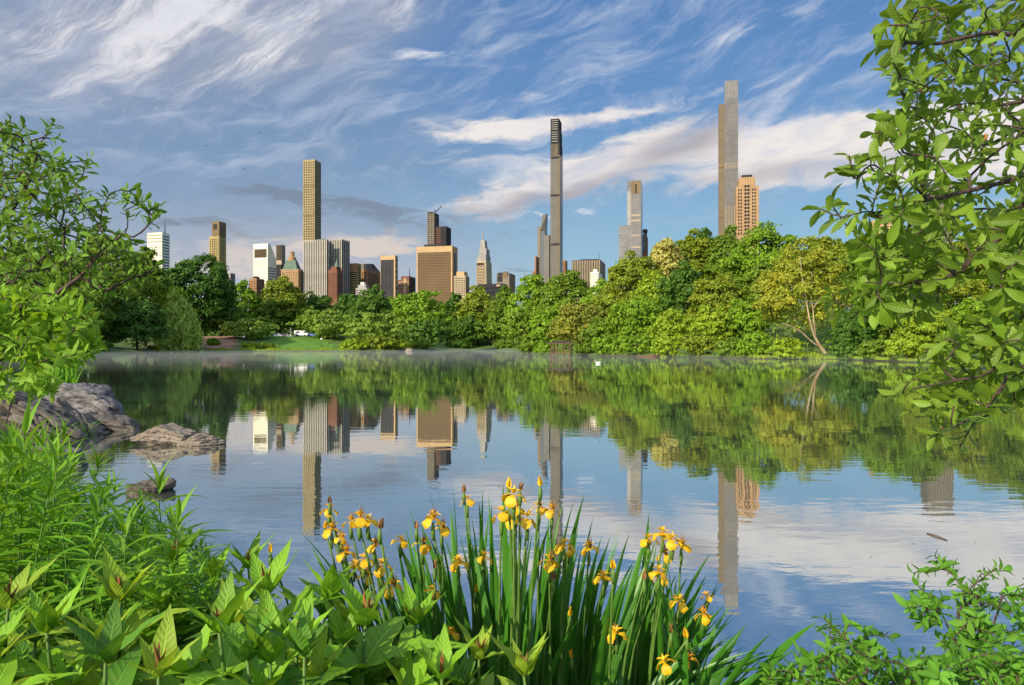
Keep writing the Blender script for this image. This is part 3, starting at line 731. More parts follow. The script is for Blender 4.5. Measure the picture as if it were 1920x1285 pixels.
def crown_mesh(rg, w, h, dpt, leaf, style, dens=1.0):
    """leaf cloud made of many clumps. Local origin at crown centre; w,h,dpt = full extents"""
    rx, ry, rz = w / 2, dpt / 2, h / 2
    r = (rx * ry * rz) ** (1 / 3)
    ncl = {'round': 95, 'tall': 95, 'layer': 60, 'willow': 60, 'shrub': 46, 'airy': 85}[style]
    u = unit(rg.normal(0, 1, (ncl * 2, 3)))
    if style in ('round', 'tall', 'airy'): u = u[(u[:, 2] > -.75)]
    u = u[:ncl]
    rad = rg.uniform(.55, .92, len(u)) ** .6
    # lobes: make the outline uneven
    lob = 1 + .16 * np.sin(u[:, 0] * 5 + rg.uniform(0, 6)) * np.cos(u[:, 2] * 4 + rg.uniform(0, 6)) + rg.normal(0, .06, len(u))
    cc = u * (rad * lob)[:, None] * np.array([rx, ry, rz])
    # crowns bulge low and taper upward a little
    tap = 1 - .22 * np.clip(cc[:, 2] / rz, -1, 1) * (1 if style != 'layer' else .2)
    cc[:, 0] *= tap; cc[:, 1] *= tap
    cs = r * rg.uniform(.13, .27, len(u)) * (1.25 if style == 'shrub' else 1)
    flat = {'layer': .32, 'willow': 1.7}.get(style, .8)
    if style == 'layer':
        cc[:, 2] = np.round(cc[:, 2] / (h / 7)) * (h / 7) + rg.normal(0, h * .012, len(u)); cs *= 1.7
    area = w * h / (leaf * leaf) 
    per = int(np.clip(area * 5.5 * dens / len(u), 30, 420))
    pts, nrm = [], []
    for c, s in zip(cc, cs):
        d = unit(rg.normal(0, 1, (per, 3))); d[:, 2] = np.where(d[:, 2] < -.3, -d[:, 2], d[:, 2])
        rr = rg.uniform(.35, 1.0, per) ** .5
        p = d * rr[:, None] * s; p[:, 2] *= flat
        sp0 = rg.random(per) < .06; p[sp0] *= rg.uniform(1.1, 1.7, (int(sp0.sum()), 1))
        pts.append(c + p)
        o = unit(c / np.array([rx, ry, rz]) + 1e-6)
        nrm.append(unit(d * 1.0 + o * .45 + np.array([0, 0, .25])))
    # loose leaves: filling and stray sprigs at the outline
    k = int(per * len(u) * .22); d = unit(rg.normal(0, 1, (k, 3)))
    fill = d * (rg.uniform(.1, .95, k) ** .5)[:, None] * np.array([rx, ry, rz]) * .95
    pts.append(fill); nrm.append(unit(d + rg.normal(0, .4, (k, 3))))
    P = np.concatenate(pts); Nn = np.concatenate(nrm)
    if style == 'willow':
        k = int(len(P) * .8); src = P[rg.integers(0, len(P), k)]
        dn = rg.uniform(0, 1, k) ** 1.2 * h * .32; q = src.copy(); q[:, 2] = np.maximum(q[:, 2] - dn, -rz)
        P = np.concatenate([P, q]); Nn = np.concatenate([Nn, unit(np.column_stack([q[:, 0], q[:, 1], np.full(k, .3)]))])
    return leaf_cards(rg, P, Nn, leaf, 1.15 if style != 'willow' else 1.9, 0.5, 1.2 if style == 'willow' else 0.0) + (cc,)

def trunk_mesh(rg, z0, z1, r, ccs, lean=(0, 0), split=.45):
    """tapered trunk from z0 to z1 (crown-centre coordinates) and limbs to clump centres"""
    mb = MB(); H = z1 - z0
    pts = [Vector((lean[0] * (1 - i / 6) , lean[1] * (1 - i / 6), z0 + H * i / 6)) + Vector((rg.normal(0, r * .5), rg.normal(0, r * .5), 0)) * (i > 0) for i in range(7)]
    mb.tube(pts, [r * (1.35 if i == 0 else 1 - .11 * i) for i in range(7)], 8)
    for c in ccs:
        s = pts[int(rg.integers(2, 6))]
        c = Vector(c); mid = s.lerp(c, .5) + Vector((0, 0, abs(c.z - s.z) * .12 + r))
        mb.tube([s, s.lerp(mid, .5) + Vector((0, 0, r * .3)), mid, mid.lerp(c, .55), c], [r * .5, r * .4, r * .3, r * .2, r * .08], 5)
    return mb

LC = {  # leaf colours by kind
 'dark':   leaf_mat('dark_green_leaves', (0.061, 0.151, 0.018), yellow=.15),
 'deep':   leaf_mat('deep_green_leaves', (0.079, 0.175, 0.020), yellow=.2),
 'mid':    leaf_mat('mid_green_leaves', (0.130, 0.225, 0.018), yellow=.3),
 'bright': leaf_mat('bright_green_leaves', (0.166, 0.303, 0.018), yellow=.3),
 'olive':  leaf_mat('olive_green_leaves', (0.185, 0.260, 0.020), yellow=.5),
 'lime':   leaf_mat('lime_green_leaves', (0.227, 0.349, 0.022), yellow=.45),
 'gold':   leaf_mat('golden_leaves', (0.25, 0.30, 0.028), yellow=.55),
 'tan':    leaf_mat('cream_blossom_and_leaves', (0.433, 0.433, 0.121), yellow=.2),
 'willow': leaf_mat('pale_willow_leaves', (0.306, 0.440, 0.073), yellow=.35),
 'russet': leaf_mat('russet_tinged_leaves', (0.204, 0.245, 0.033), yellow=.5),
 'layer':  leaf_mat('feathery_green_leaves', (0.176, 0.289, 0.036), yellow=.35),
}
G_TREE = 'trees around the far shore of the lake'
def tree(px, top, w, d, kind, style, label, name='broadleaf_tree', bottom=None, lean=(0, 0), bark=None, seed=None, dens=1.0, group=G_TREE, deep=.9, cat='tree', trunk=True, leafpx=2.7):
    sd_ = int(px * 7 + top * 13 + w) if seed is None else seed
    rg = np.random.default_rng(sd_)
    x = (px - 960) / F * d; g0 = gh(x, d)
    zt = CAM_Z + (HY - top) / F * d
    zb = g0 + (zt - g0) * (.03 if style in ('round', 'tall', 'airy') else .0) if bottom is None else CAM_Z + (HY - bottom) / F * d
    zb = max(zb, g0 - .3 if style in ('shrub', 'layer', 'willow') else g0 + .2)
    ww, hh = w / F * d, (zt - zb)
    lf = leafpx * d / F
    zc = (zt + zb) / 2
    root = empty(name, (x, d, g0), 0, label, cat, group)
    V, Fq, cc = crown_mesh(rg, ww, hh * 1.02, max(ww * deep, hh * .45), lf, style, dens)
    V[:, 2] += zc - g0
    mesh_np('crown', V, Fq, LC[kind], root)
    if trunk:
        cc = cc + np.array([0, 0, zc - g0]); r = np.clip(hh * .028, .12, .5)
        pick = cc[rg.choice(len(cc), min(len(cc), 9 if style != 'shrub' else 4), replace=False)]
        trunk_mesh(rg, -.4, (zc - g0) * 1.0 + hh * .2, r, pick, lean).build('trunk', bark or BARK, root, smooth=True)
    return root
TT = [
 # px, top, width, distance, colour, style, label
 (-60, 500, 160, 150, 'mid', 'round', 'mid green tree at the far left edge behind the overhanging branches'),
 (70, 452, 190, 185, 'bright', 'round', 'broad bright green tree behind the left overhanging branches'),
 (20, 560, 150, 160, 'deep', 'round', 'low deep green tree by the water, farthest left'),
 (140, 520, 140, 180, 'mid', 'round', 'mid green tree standing at the left shore behind the leafy branch'),
 (205, 448, 150, 205, 'olive', 'round', 'tall green tree left of the white mast tower'),
 (272, 470, 90, 225, 'mid', 'round', 'deep green tree directly below the white mast tower'),
 (258, 560, 105, 192, 'dark', 'round', 'dark shiny-leaved tree hanging over the water at left'),
 (205, 580, 60, 196, 'mid', 'tall', 'slim deep green tree beside the dark shiny one at left'),
 (322, 532, 62, 222, 'lime', 'willow', 'upper pale yellow green willow rising behind the shore willow'),
 (336, 562, 76, 217, 'willow', 'willow', 'pale drooping willow reaching down to the shore'),
 (372, 478, 118, 262, 'dark', 'round', 'tall dark green tree in front of the brown and gold tower'),
 (318, 500, 70, 255, 'dark', 'round', 'dark green tree just left of the tallest dark tree'),
 (415, 505, 60, 268, 'deep', 'tall', 'dark tree at the right foot of the brown and gold tower'),
 (455, 532, 76, 290, 'bright', 'airy', 'loose bright green tree below the small office block'),
 (425, 575, 80, 272, 'bright', 'round', 'bright green tree behind the dirt bank'),
 (385, 560, 66, 270, 'mid', 'round', 'mid green tree above the black shade by the path'),
 (527, 524, 100, 300, 'olive', 'round', 'olive tree with yellowish top below the green roofed hotel'),
 (500, 565, 70, 290, 'mid', 'round', 'mid green tree left of the lawn behind the feathery tree'),
 (560, 560, 66, 300, 'mid', 'round', 'mid green tree rising behind the fountain'),
 (597, 550, 72, 310, 'dark', 'round', 'dark round tree in front of the marble striped slab'),
 (655, 550, 70, 310, 'dark', 'round', 'dark round tree below the red brick spired tower'),
 (697, 544, 90, 300, 'deep', 'round', 'deep green dome tree below the gabled tower'),
 (738, 560, 50, 315, 'mid', 'round', 'small mid green tree filling behind the round bright one'),
 (466, 600, 100, 252, 'layer', 'layer', 'feathery flat layered tree left of the lawn', 'layered_tree'),
 (612, 584, 108, 256, 'layer', 'layer', 'feathery flat layered tree right of the parked cars', 'layered_tree'),
 (706, 590, 112, 246, 'layer', 'layer', 'yellowish layered tree at the water in front of the deep green dome', 'layered_tree'),
 (786, 549, 116, 285, 'bright', 'round', 'big round bright green tree below the brown slab tower'),
 (800, 600, 90, 272, 'deep', 'round', 'lower deep green tree under the big round bright one'),
 (852, 553, 46, 350, 'dark', 'tall', 'small dark tree in the gap right of the brown slab'),
 (838, 570, 40, 345, 'deep', 'tall', 'narrow deep green tree behind the narrow inlet'),
 (896, 541, 84, 345, 'olive', 'round', 'olive green tree below the tapering spire tower'),
 (880, 590, 70, 338, 'deep', 'round', 'deep green tree closing the back of the inlet'),
 (925, 575, 66, 338, 'mid', 'round', 'mid green tree at the right back of the inlet'),
 (945, 534, 60, 310, 'mid', 'tall', 'tall mid green tree left of the dark glass tip tower'),
 (1000, 522, 110, 225, 'bright', 'round', 'bright green tree at the foot of the needle tower'),
 (980, 580, 66, 212, 'mid', 'round', 'mid green waterside tree at the mouth of the inlet'),
 (1062, 515, 116, 215, 'mid', 'round', 'mid green tree below the striped box building'),
 (1030, 575, 74, 172, 'bright', 'round', 'vivid green tree left of the wooden shelter'),
 (1088, 570, 112, 150, 'russet', 'round', 'russet tinged tree spreading above the wooden shelter'),
 (1128, 530, 90, 190, 'bright', 'round', 'bright tree right of the striped box building'),
 (1186, 474, 120, 168, 'olive', 'round', 'tall olive tree below the shouldered glass tower'),
 (1130, 600, 80, 140, 'mid', 'round', 'mid green tree over the water right of the shelter'),
 (1190, 560, 116, 136, 'bright', 'round', 'broad vivid green tree above the red earth bank'),
 (1248, 446, 88, 172, 'tan', 'airy', 'tall tree in cream blossom on the skyline of the woods'),
 (1230, 510, 90, 156, 'lime', 'round', 'lime green tree below the blossoming one'),
 (1300, 440, 110, 180, 'olive', 'round', 'olive crown on the ridge left of the tallest skyscraper'),
 (1282, 500, 96, 150, 'deep', 'round', 'deep green tree in the middle of the right woods'),
 (1262, 580, 84, 128, 'lime', 'round', 'lime green tree leaning out over the water'),
 (1322, 424, 46, 190, 'deep', 'airy', 'small deep green treetop sticking up from the ridge'),
 (1365, 436, 90, 172, 'mid', 'round', 'mid green crown at the foot of the tallest skyscraper'),
 (1345, 520, 110, 140, 'olive', 'round', 'olive green tree with bare twigs mid slope'),
 (1335, 575, 90, 122, 'lime', 'round', 'yellow green bushy tree halfway along the right shore'),
 (1440, 430, 150, 160, 'bright', 'round', 'large bright green crown below the tan apartment tower'),
 (1400, 560, 90, 122, 'bright', 'round', 'bright green tree left of the pale trunk'),
 (1430, 500, 100, 140, 'mid', 'round', 'mid green tree behind the golden sycamore'),
 (1550, 446, 120, 150, 'olive', 'round', 'olive crown on the ridge right of the golden sycamore'),
 (1610, 470, 110, 132, 'mid', 'round', 'mid green tree on the ridge behind the magnolia tips'),
 (1660, 436, 130, 140, 'bright', 'round', 'bright green crown below the pale pink apartment block'),
 (1730, 425, 120, 145, 'mid', 'round', 'mid green crown left of the grey apartment block'),
 (1765, 500, 140, 118, 'olive', 'round', 'olive tree high behind the magnolia branches'),
 (1850, 420, 150, 135, 'olive', 'round', 'tall olive crown right of the grey apartment block'),
 (1930, 400, 130, 115, 'mid', 'round', 'tall mid green tree at the right edge of the woods'),
 (2030, 430, 140, 100, 'olive', 'round', 'olive tree beyond the right edge'),
 (1600, 585, 86, 100, 'dark', 'round', 'dark green waterside tree right of the pale trunk'),
 (1660, 560, 100, 102, 'mid', 'round', 'mid green waterside tree below the magnolia tips'),
 (1745, 570, 110, 92, 'lime', 'round', 'yellow green waterside tree behind the magnolia'),
 (1840, 560, 120, 84, 'bright', 'round', 'bright green waterside tree behind the lower magnolia branch'),
 (1945, 530, 140, 78, 'lime', 'round', 'lime waterside tree cut by the right edge'),
]
for r_ in TT:
    px, top, w, d, kind, style, lab = r_[:7]
    nm = r_[7] if len(r_) > 7 else {'willow': 'willow_tree'}.get(style, 'broadleaf_tree')
    tree(px, top, w, d, kind, style, lab, nm, dens=1.0 if d < 240 else .85)
# golden sycamore with a pale leaning trunk
syc = tree(1502, 458, 160, 108, 'gold', 'airy', 'golden leaved sycamore with pale forked trunk leaning from the water edge', 'sycamore_tree', bottom=632, trunk=False, dens=.68)
sx, sy, sg = syc.location
def sp(px, py, dd=0): p = at(px, py, 104 + dd); return Vector((p.x - sx, p.y - sy, p.z - sg))
mb = MB()
mb.tube([sp(1552, 674), sp(1547, 662), sp(1536, 647), sp(1526, 628), sp(1518, 600), sp(1511, 560), sp(1504, 520), sp(1500, 480)], [.36, .30, .24, .17, .14, .11, .08, .04], 8)
mb.tube([sp(1541, 654), sp(1522, 641), sp(1502, 622), sp(1484, 612), sp(1468, 606)], [.18, .12, .09, .07, .04], 7)
mb.tube([sp(1530, 638), sp(1527, 610), sp(1524, 580), sp(1520, 545), sp(1522, 510)], [.15, .12, .10, .08, .04], 7)
mb.tube([sp(1511, 560), sp(1500, 548), sp(1485, 530)], [.1, .07, .03], 6).tube([sp(1524, 580), sp(1536, 560), sp(1545, 540)], [.1, .07, .03], 6)
mb.build('trunk', BARK_PALE, syc, smooth=True)
# bushes along the waterline
BT = [
 (24, 640, 90, 152, 'mid', 'low bush at the far left waterline'), (180, 640, 60, 174, 'deep', 'dark bush on the left bank under the trees'),
 (298, 650, 46, 219, 'mid', 'small bush beside the willow foot'), (400, 636, 22, 236, 'bright', 'small round bush on the dirt bank'),
 (500, 645, 40, 232, 'mid', 'small bush at the left end of the lawn'), (470, 644, 36, 231, 'lime', 'small lime bush under the left layered tree'),
 (662, 636, 50, 233, 'lime', 'yellow green bush at the right end of the lawn'), (700, 632, 66, 238, 'olive', 'olive shrub mass in front of the layered tree'),
 (745, 634, 60, 246, 'lime', 'yellow green shrub left of the pale boulder'), (786, 640, 50, 262, 'mid', 'mid green shrub right of the pale boulder'),
 (860, 640, 50, 333, 'deep', 'dark shrub at the inlet end'), (945, 640, 40, 305, 'mid', 'mid green shrub in the inlet corner'),
 (990, 640, 44, 178, 'mid', 'mid green shrub at the inlet mouth'), (1018, 645, 40, 150, 'bright', 'bright shrub left of the shelter posts'),
 (1096, 645, 44, 132, 'mid', 'mid green shrub right of the shelter posts'), (1140, 630, 66, 126, 'bright', 'bright shrub hanging over the water near the shelter'),
 (1195, 625, 76, 120, 'bright', 'bright shrub above the left of the red bank'), (1250, 632, 66, 114, 'lime', 'lime shrub above the right of the red bank'),
 (1310, 625, 76, 110, 'olive', 'olive shrub with broad rounded top at the waterline'), (1370, 635, 64, 105, 'mid', 'mid green shrub at the waterline below the ridge'),
 (1418, 622, 72, 101, 'bright', 'bright shrub left of the leaning pale trunk'), (1478, 636, 70, 97, 'lime', 'rounded lime shrub right under the sycamore'),
 (1585, 640, 56, 91, 'deep', 'deep green shrub right of the sycamore foot'), (1640, 636, 70, 86, 'mid', 'mid green shrub at the right waterline'),
 (1700, 628, 90, 80, 'lime', 'lime green shrub bulging over the water at right'), (1790, 630, 100, 74, 'mid', 'mid green shrub behind the lowest magnolia branch'),
 (1880, 620, 110, 70, 'olive', 'olive shrub at the right edge waterline'), (1970, 610, 110, 68, 'mid', 'mid green shrub past the right edge'),
]
for px, top, w, d, kind, lab in BT:
    tree(px, top, w, d, kind, 'shrub', lab, 'waterside_shrub', group='shrubs along the far waterline', cat='shrub', deep=.5, dens=.9)

# the wood continuing behind, which reads as one mass
rg = np.random.default_rng(5)
n = 46000
bx = rg.uniform(-330, 330, n); by = rg.uniform(350, 400, n); right_ = np.clip((bx + 5) / 60, 0, 1)
top_ = 10.5 + 3 * np.sin(bx * .09) + 2 * np.sin(bx * .23 + 1)
hh_ = ground_h(np.column_stack([bx, by]))
bz = hh_ + rg.uniform(0, 1, n) ** .7 * top_
P_ = np.column_stack([bx, by, bz]); Nn_ = unit(np.column_stack([np.sin(bx * .5) * .6 - .3, -np.ones(n), .4 + .5 * np.cos(bx * .4 + bz)]))
V_, F_ = leaf_cards(rg, P_, Nn_, 1.0, 1.0, .4)
o = mesh_np('distant_wood', V_, F_, LC['deep']); tag(o, 'far band of woodland closing the gaps between the shore trees', 'woodland', kind='stuff')
n = 60000
bx = rg.uniform(-20, 190, n); by = rg.uniform(0, 1, n)
pts_ = np.column_stack([bx, 60 + by * 190]); s_ = lake_sd(pts_)
kk = (s_ > 9) & (s_ < 60); pts_ = pts_[kk]; n = len(pts_)
bz = ground_h(pts_) + rg.uniform(0, 1, n) * (2.2 + 1.2 * np.sin(pts_[:, 0] * .3) * np.cos(pts_[:, 1] * .25))
V_, F_ = leaf_cards(rg, np.column_stack([pts_, bz]), np.tile([-.4, -.8, .6], (n, 1)), .30, 1.0, .5)
o = mesh_np('undergrowth', V_, F_, LC['mid']); tag(o, 'leafy undergrowth covering the slope under the right hand woods', 'undergrowth', kind='stuff')
# ---------------------------------------------------------------- details on the far shore
def gpt(px, d): x = (px - 960) / F * d; return x, d, gh(x, d)
WOOD = plain('weathered_wood', (.12, .06, .04), .85, .4, 3)
WOOD_D = plain('dark_shingle', (.055, .04, .034), .9, .4, 3)
# rustic shelter on posts in the water
x, y, _ = gpt(1053, 127); sh = empty('waterside_shelter', (x, y, 0), -.25, 'small rustic wooden shelter on posts standing in the water', 'shelter')
hw, hd = 1.6, 1.3
for i, (a, b) in enumerate(((-hw, -hd), (-.55, -hd), (.55, -hd), (hw, -hd), (-hw, hd), (hw, hd))):
    MB().tube([(a, b, -.8), (a * 1.02, b, 1.0), (a, b, 2.35)], [.12, .11, .10], 7).build('post', WOOD, sh)
MB().box(-hw - .1, hw + .1, -hd - .1, hd + .1, .38, .48).build('deck', WOOD, sh)
rf = MB(); rf.add([(-hw - .7, -hd - .6, 2.3), (hw + .7, -hd - .6, 2.3), (hw + .7, hd + .6, 2.3), (-hw - .7, hd + .6, 2.3), (-.9, 0, 2.72), (.9, 0, 2.72)],
    [(0, 1, 5, 4), (1, 2, 5), (2, 3, 4, 5), (3, 0, 4), (0, 3, 2, 1)]); rf = rf.build('roof', WOOD_D, sh)
MB().box(-hw - .62, hw + .62, -hd - .63, -hd - .55, 2.18, 2.30).build('eave_beam', WOOD, rf)
for zz in (.75, 1.15):
    MB().tube([(-hw, -hd, zz), (hw, -hd, zz)], .04, 6).build('rail', WOOD, sh)
for k_ in range(9):
    a = -hw + .35 * k_ + .2; MB().tube([(a, -hd, .45), (a + .02, -hd, 1.15)], .025, 5).build('baluster', WOOD, sh)
for s_ in (-1, 1): MB().tube([(s_ * hw, -hd, 1.7), (s_ * (hw - .5), -hd, 2.25)], .04, 5).build('brace', WOOD, sh)
# lamp posts
IRON = plain('black_iron', (.02, .02, .02), .5, .2)
GLOBE = plain('white_lamp_globe', (.85, .83, .75), .4, .05)
def lamp(px, d, py, label):
    x, y, z = gpt(px, d); h = CAM_Z + (HY - py) / F * d - z; h = max(h, 1.2)
    r = empty('lamp_post', (x, y, z), 0, label, 'lamp post', 'park lamp posts with white globes')
    MB().lathe((0, 0, -.2), [(.2, 0), (.2, .5), (.12, .6), (.08, 1.0), (.06, h), (.14, h + .05)], 8).build('post', IRON, r, smooth=True)
    g = MB().lathe((0, 0, h - .15), [(.10, 0), (.26, .12), (.34, .32), (.30, .5), (.18, .66), (.05, .74)], 10).build('lamp_globe', GLOBE, r, smooth=True)
    MB().lathe((0, 0, h + .57), [(.1, 0), (.05, .1), (.01, .25)], 6).build('finial', IRON, g)
lamp(457, 234, 633, 'lamp post with white globe in front of the feathery tree left of the lawn')
lamp(603, 236, 637, 'lamp post with white globe at the waterside right of the lawn')
lamp(412, 262, 613, 'lamp post with white globe on the bank above the dirt path')
# fountain
STONE_ = plain('pale_fountain_stone', (.5, .48, .45), .8, .3)
x, y, z = gpt(545, 276); r = empty('fountain', (x, y, z), 0, 'tiered stone fountain among the parked vehicles behind the lawn', 'fountain')
MB().lathe((0, 0, 0), [(1.6, 0), (1.6, .4), (1.5, .5), (.3, .5), (.2, .51)], 16).build('basin', STONE_, r)
MB().lathe((0, 0, .4), [(.25, 0), (.18, .9), (.15, 1.6)], 10).build('column', STONE_, r)
MB().lathe((0, 0, 1.9), [(.2, 0), (.9, .22), (.95, .28), (.2, .3)], 14).build('bowl', STONE_, r)
MB().lathe((0, 0, 2.2), [(.1, 0), (.12, .7), (.45, .9), (.1, .95), (.08, 1.4), (.01, 1.6)], 12).build('top_bowl', STONE_, r)
# parked vehicles along the road behind the lawn
RUB = plain('tyre_rubber', (.02, .02, .02), .9, .2)
def vehicle(px, d, kind, col, label):
    x, y, z = gpt(px, d)
    nm = {'car': 'parked_car', 'van': 'parked_van'}[kind]
    r = empty(nm, (x, y, z + .2), R(4), label, kind, 'vehicles parked behind the lawn')
    pm = plain('paint_' + ''.join('%02d' % int(c * 99) for c in col), col, .35, .05, 1, spec=.5)
    if kind == 'car': side = [(-2.2, .35), (2.2, .35), (2.25, .8), (1.9, .95), (1.1, 1.0), (.6, 1.42), (-1.0, 1.45), (-1.7, 1.0), (-2.2, .9)]; L_ = 2.2
    else: side = [(-2.6, .4), (2.5, .4), (2.6, 1.1), (2.0, 1.3), (1.5, 2.2), (-2.55, 2.3), (-2.6, .9)]; L_ = 2.5
    n = len(side); mb = MB(); mb.v = [(a, -.85, b) for a, b in side] + [(a, .85, b) for a, b in side]
    mb.f = [tuple(range(n)), tuple(range(2 * n - 1, n - 1, -1))] + [(i, n + i, n + (i + 1) % n, (i + 1) % n) for i in range(n)]
    body = mb.build('body', pm, r)
    if kind == 'car': wins = [(-1.35, -.25, 1.02, 1.36), (-.15, .75, 1.02, 1.33)]
    else: wins = [(1.0, 1.75, 1.3, 1.95), (-1.6, -.4, 1.35, 1.95)]
    for a, b, c, e in wins: MB().add([(a, -.862, c), (b, -.862, c), (b - .25, -.862, e), (a + .1, -.862, e), (a, -.83, c), (b, -.83, c), (b - .25, -.83, e), (a + .1, -.83, e)], [(0, 1, 2, 3), (7, 6, 5, 4), (0, 4, 5, 1), (3, 2, 6, 7)]).build('side_window', GLASS_DARK, r)
    for a in (-L_ * .62, L_ * .62):
        for s_ in (-1, 1): MB().tube([(a, s_ * .92, .33), (a, s_ * .70, .33)], .33, 12).build('wheel', RUB, r)
vehicle(519, 277, 'car', (.75, .75, .75), 'white car leftmost of the row behind the lawn')
vehicle(535, 281, 'car', (.62, .52, .45), 'beige car left of the fountain')
vehicle(565, 279, 'van', (.85, .83, .82), 'white box van parked right of the fountain')
vehicle(587, 280, 'car', (.12, .22, .55), 'blue car parked between the white van and the layered tree')
vehicle(608, 281, 'car', (.70, .72, .75), 'pale silver car under the layered tree')
vehicle(632, 280, 'car', (.2, .3, .5), 'slate blue car rightmost of the row under the layered tree')
# ---------------------------------------------------------------- rocks
def rock_mat(name, c1, c2, c3, scale, ang=25):
    m, nt, bs = new_mat(name)
    v = objco(nt); x, y, z = sep(nt, v); ca, sa = math.cos(R(ang)), math.sin(R(ang))
    a = x * ca - z * sa; b = x * sa + z * ca
    st = noise_n(nt, xyz(nt, a * .35, y * .5, b * 2.2), scale, 8, .7, .6)
    sp_ = noise_n(nt, v, scale * 3, 5, .6)
    li = noise_n(nt, v, scale * .55, 4, .6)
    c = mixc(nt, st.step(.32, .66), c2, c1)
    c = mixc(nt, li.step(.55, .70) * .6, c, c3)
    nt.links.new(c, bs.inputs['Base Color']); bs.inputs['Roughness'].default_value = .85
    bump(nt, bs, st * 1.0 + sp_ * .35, 1.0, .10 / scale * 1.4)
    return m
RK_G = rock_mat('grey_schist', (.19, .185, .19), (.04, .038, .042), (.26, .24, .22), 4.0)
RK_B = rock_mat('brown_schist', (.17, .145, .12), (.045, .038, .03), (.13, .12, .08), 4.5)
RK_P = rock_mat('pinkish_boulder_stone', (.27, .225, .18), (.10, .08, .065), (.17, .155, .115), 6, 10)
def rock(label, a, b, py0, py1, d, mat, seed, tilt=0, prof=None, cuts=5, depth=None, ridge=.10):
    """angular layered rock spanning photo columns a..b, rows py0..py1 at distance d"""
    x0, x1 = (a - 960) / F * d, (b - 960) / F * d; z0, z1 = CAM_Z + (HY - py1) / F * d, CAM_Z + (HY - py0) / F * d
    cx, cz, hx, hz_ = (x0 + x1) / 2, (z0 + z1) / 2, (x1 - x0) / 2, (z1 - z0) / 2
    bm = bmesh.new(); bmesh.ops.create_icosphere(bm, subdivisions=6, radius=1)
    rg = random.Random(seed); planes = [(Vector((0, -1, .25)).normalized(), .62), (Vector((.3, -.2, 1)).normalized(), .60)]
    for _ in range(cuts + 9):
        n = Vector((rg.gauss(0, 1), rg.gauss(0, 1), rg.gauss(0, .9))).normalized(); planes.append((n, rg.uniform(.50, .80)))
    hy_ = depth or hx * .8
    ca, sa = math.cos(R(tilt)), math.sin(R(tilt)); off = Vector((seed * 3.7, seed, 0))
    for v in bm.verts:
        u = v.co.copy(); p = u.copy()
        for _ in range(2):
            for n, t in planes:
                e = p.dot(n) - t
                if e > 0: p -= n * e
        p *= 1.42
        p += u * (mnoise.fractal(p * 1.6 + off, 1.0, 2.0, 4) * .13)
        lay = (p.z * ca + p.x * sa) * 3.2 + mnoise.noise(p * 1.3 + off) * .9
        fr = lay - math.floor(lay); p -= u * ridge * 1.3 * max(0, 1 - abs(fr - .5) * 9)
        cr_ = abs(mnoise.noise(p * 2.3 + off * 2)); p -= u * .07 * max(0, 1 - cr_ * 9)
        p += u * mnoise.fractal(p * 7 + off, 1.0, 2.0, 3) * .025
        if prof: p.z += prof(p.x)
        v.co = Vector((p.x * hx, p.y * hy_, p.z * hz_))
    me = bpy.data.meshes.new('rock'); bm.to_mesh(me); bm.free()
    for p in me.polygons: p.use_smooth = True
    me.materials.append(mat)
    o = link(bpy.data.objects.new('rock', me)); o.location = (cx, d, cz)
    tag(o, label, 'rock', 'rocks at the left bank'); return o
rock('large grey boulder with a sloping right shoulder, highest of the bank rocks', 92, 230, 722, 800, 17.5, RK_G, 3, 10, lambda x: -.35 * max(0, x) ** 2 + .1)
rock('long brown slab tilting down to the water left of the wedge rock', 86, 196, 768, 850, 14.6, RK_B, 8, 30, lambda x: -.55 * x, ridge=.14)
rock('wedge shaped grey brown rock with fine layers between the slab and the boulders', 158, 272, 784, 838, 15.2, RK_B, 12, 12, lambda x: -.30 * x, ridge=.2)
rock('rounded pinkish boulder sitting in the water', 264, 352, 796, 842, 13.2, RK_P, 21, 10, lambda x: -.2 * abs(x) + .1)
rock('low pinkish boulder at the water end of the rocks', 338, 407, 812, 842, 13.0, RK_P, 25, 5, lambda x: .18 * x)
rock('dark grey ledge running down from the left edge', -50, 134, 742, 815, 12.0, RK_B, 31, 35, lambda x: -.85 * x, ridge=.22, depth=.5)
rock('flat dark rock low behind the herbs at the water edge', 66, 146, 838, 880, 10.6, RK_G, 37, 10, lambda x: -.3 * x)
rock('small flat pointed rock alone in the water', 226, 310, 902, 944, 8.8, RK_B, 41, 8, lambda x: .30 * x, depth=.2)
rock('grey rock at the left edge behind leafy sprigs', -60, 44, 702, 760, 21.0, RK_G, 45, 10)
rock('mossy brown rock wedged between ledge and slab', 40, 130, 770, 860, 13.4, RK_B, 49, 20, lambda x: -.3 * x)
for i_, (a, b, c, e, d, mt, lb) in enumerate(((150, 184, 838, 862, 13.6, RK_B, 'small dark stone at the water edge under the long slab'), (118, 150, 866, 892, 10.4, RK_G, 'small grey stone just above the isolated flat rock'),
        (126, 168, 822, 846, 14.2, RK_G, 'grey stone lodged under the slab beside the wedge rock'), (96, 128, 884, 912, 9.6, RK_B, 'small brown stone half hidden by the left bank herbs'))):
    rock(lb, a, b, c, e, d, mt, 71 + i_ * 5, 12)
o = rock('pale boulder at the waterline of the far shore', 759, 775, 653, 664, 236, RK_P, 52, 5); o['group'] = 'rocks at the left bank'; del o['group']
# red earth bank under the right-hand shrubs
o = rock('strip of bare red earth bank below the vivid green shrubs', 1200, 1295, 666, 676, 116, plain('red_earth', (.16, .07, .035), .95, .4, 1.5), 57, 0, depth=1.0); o.name = 'earth_bank'; o['category'] = 'bank'; del o['group']
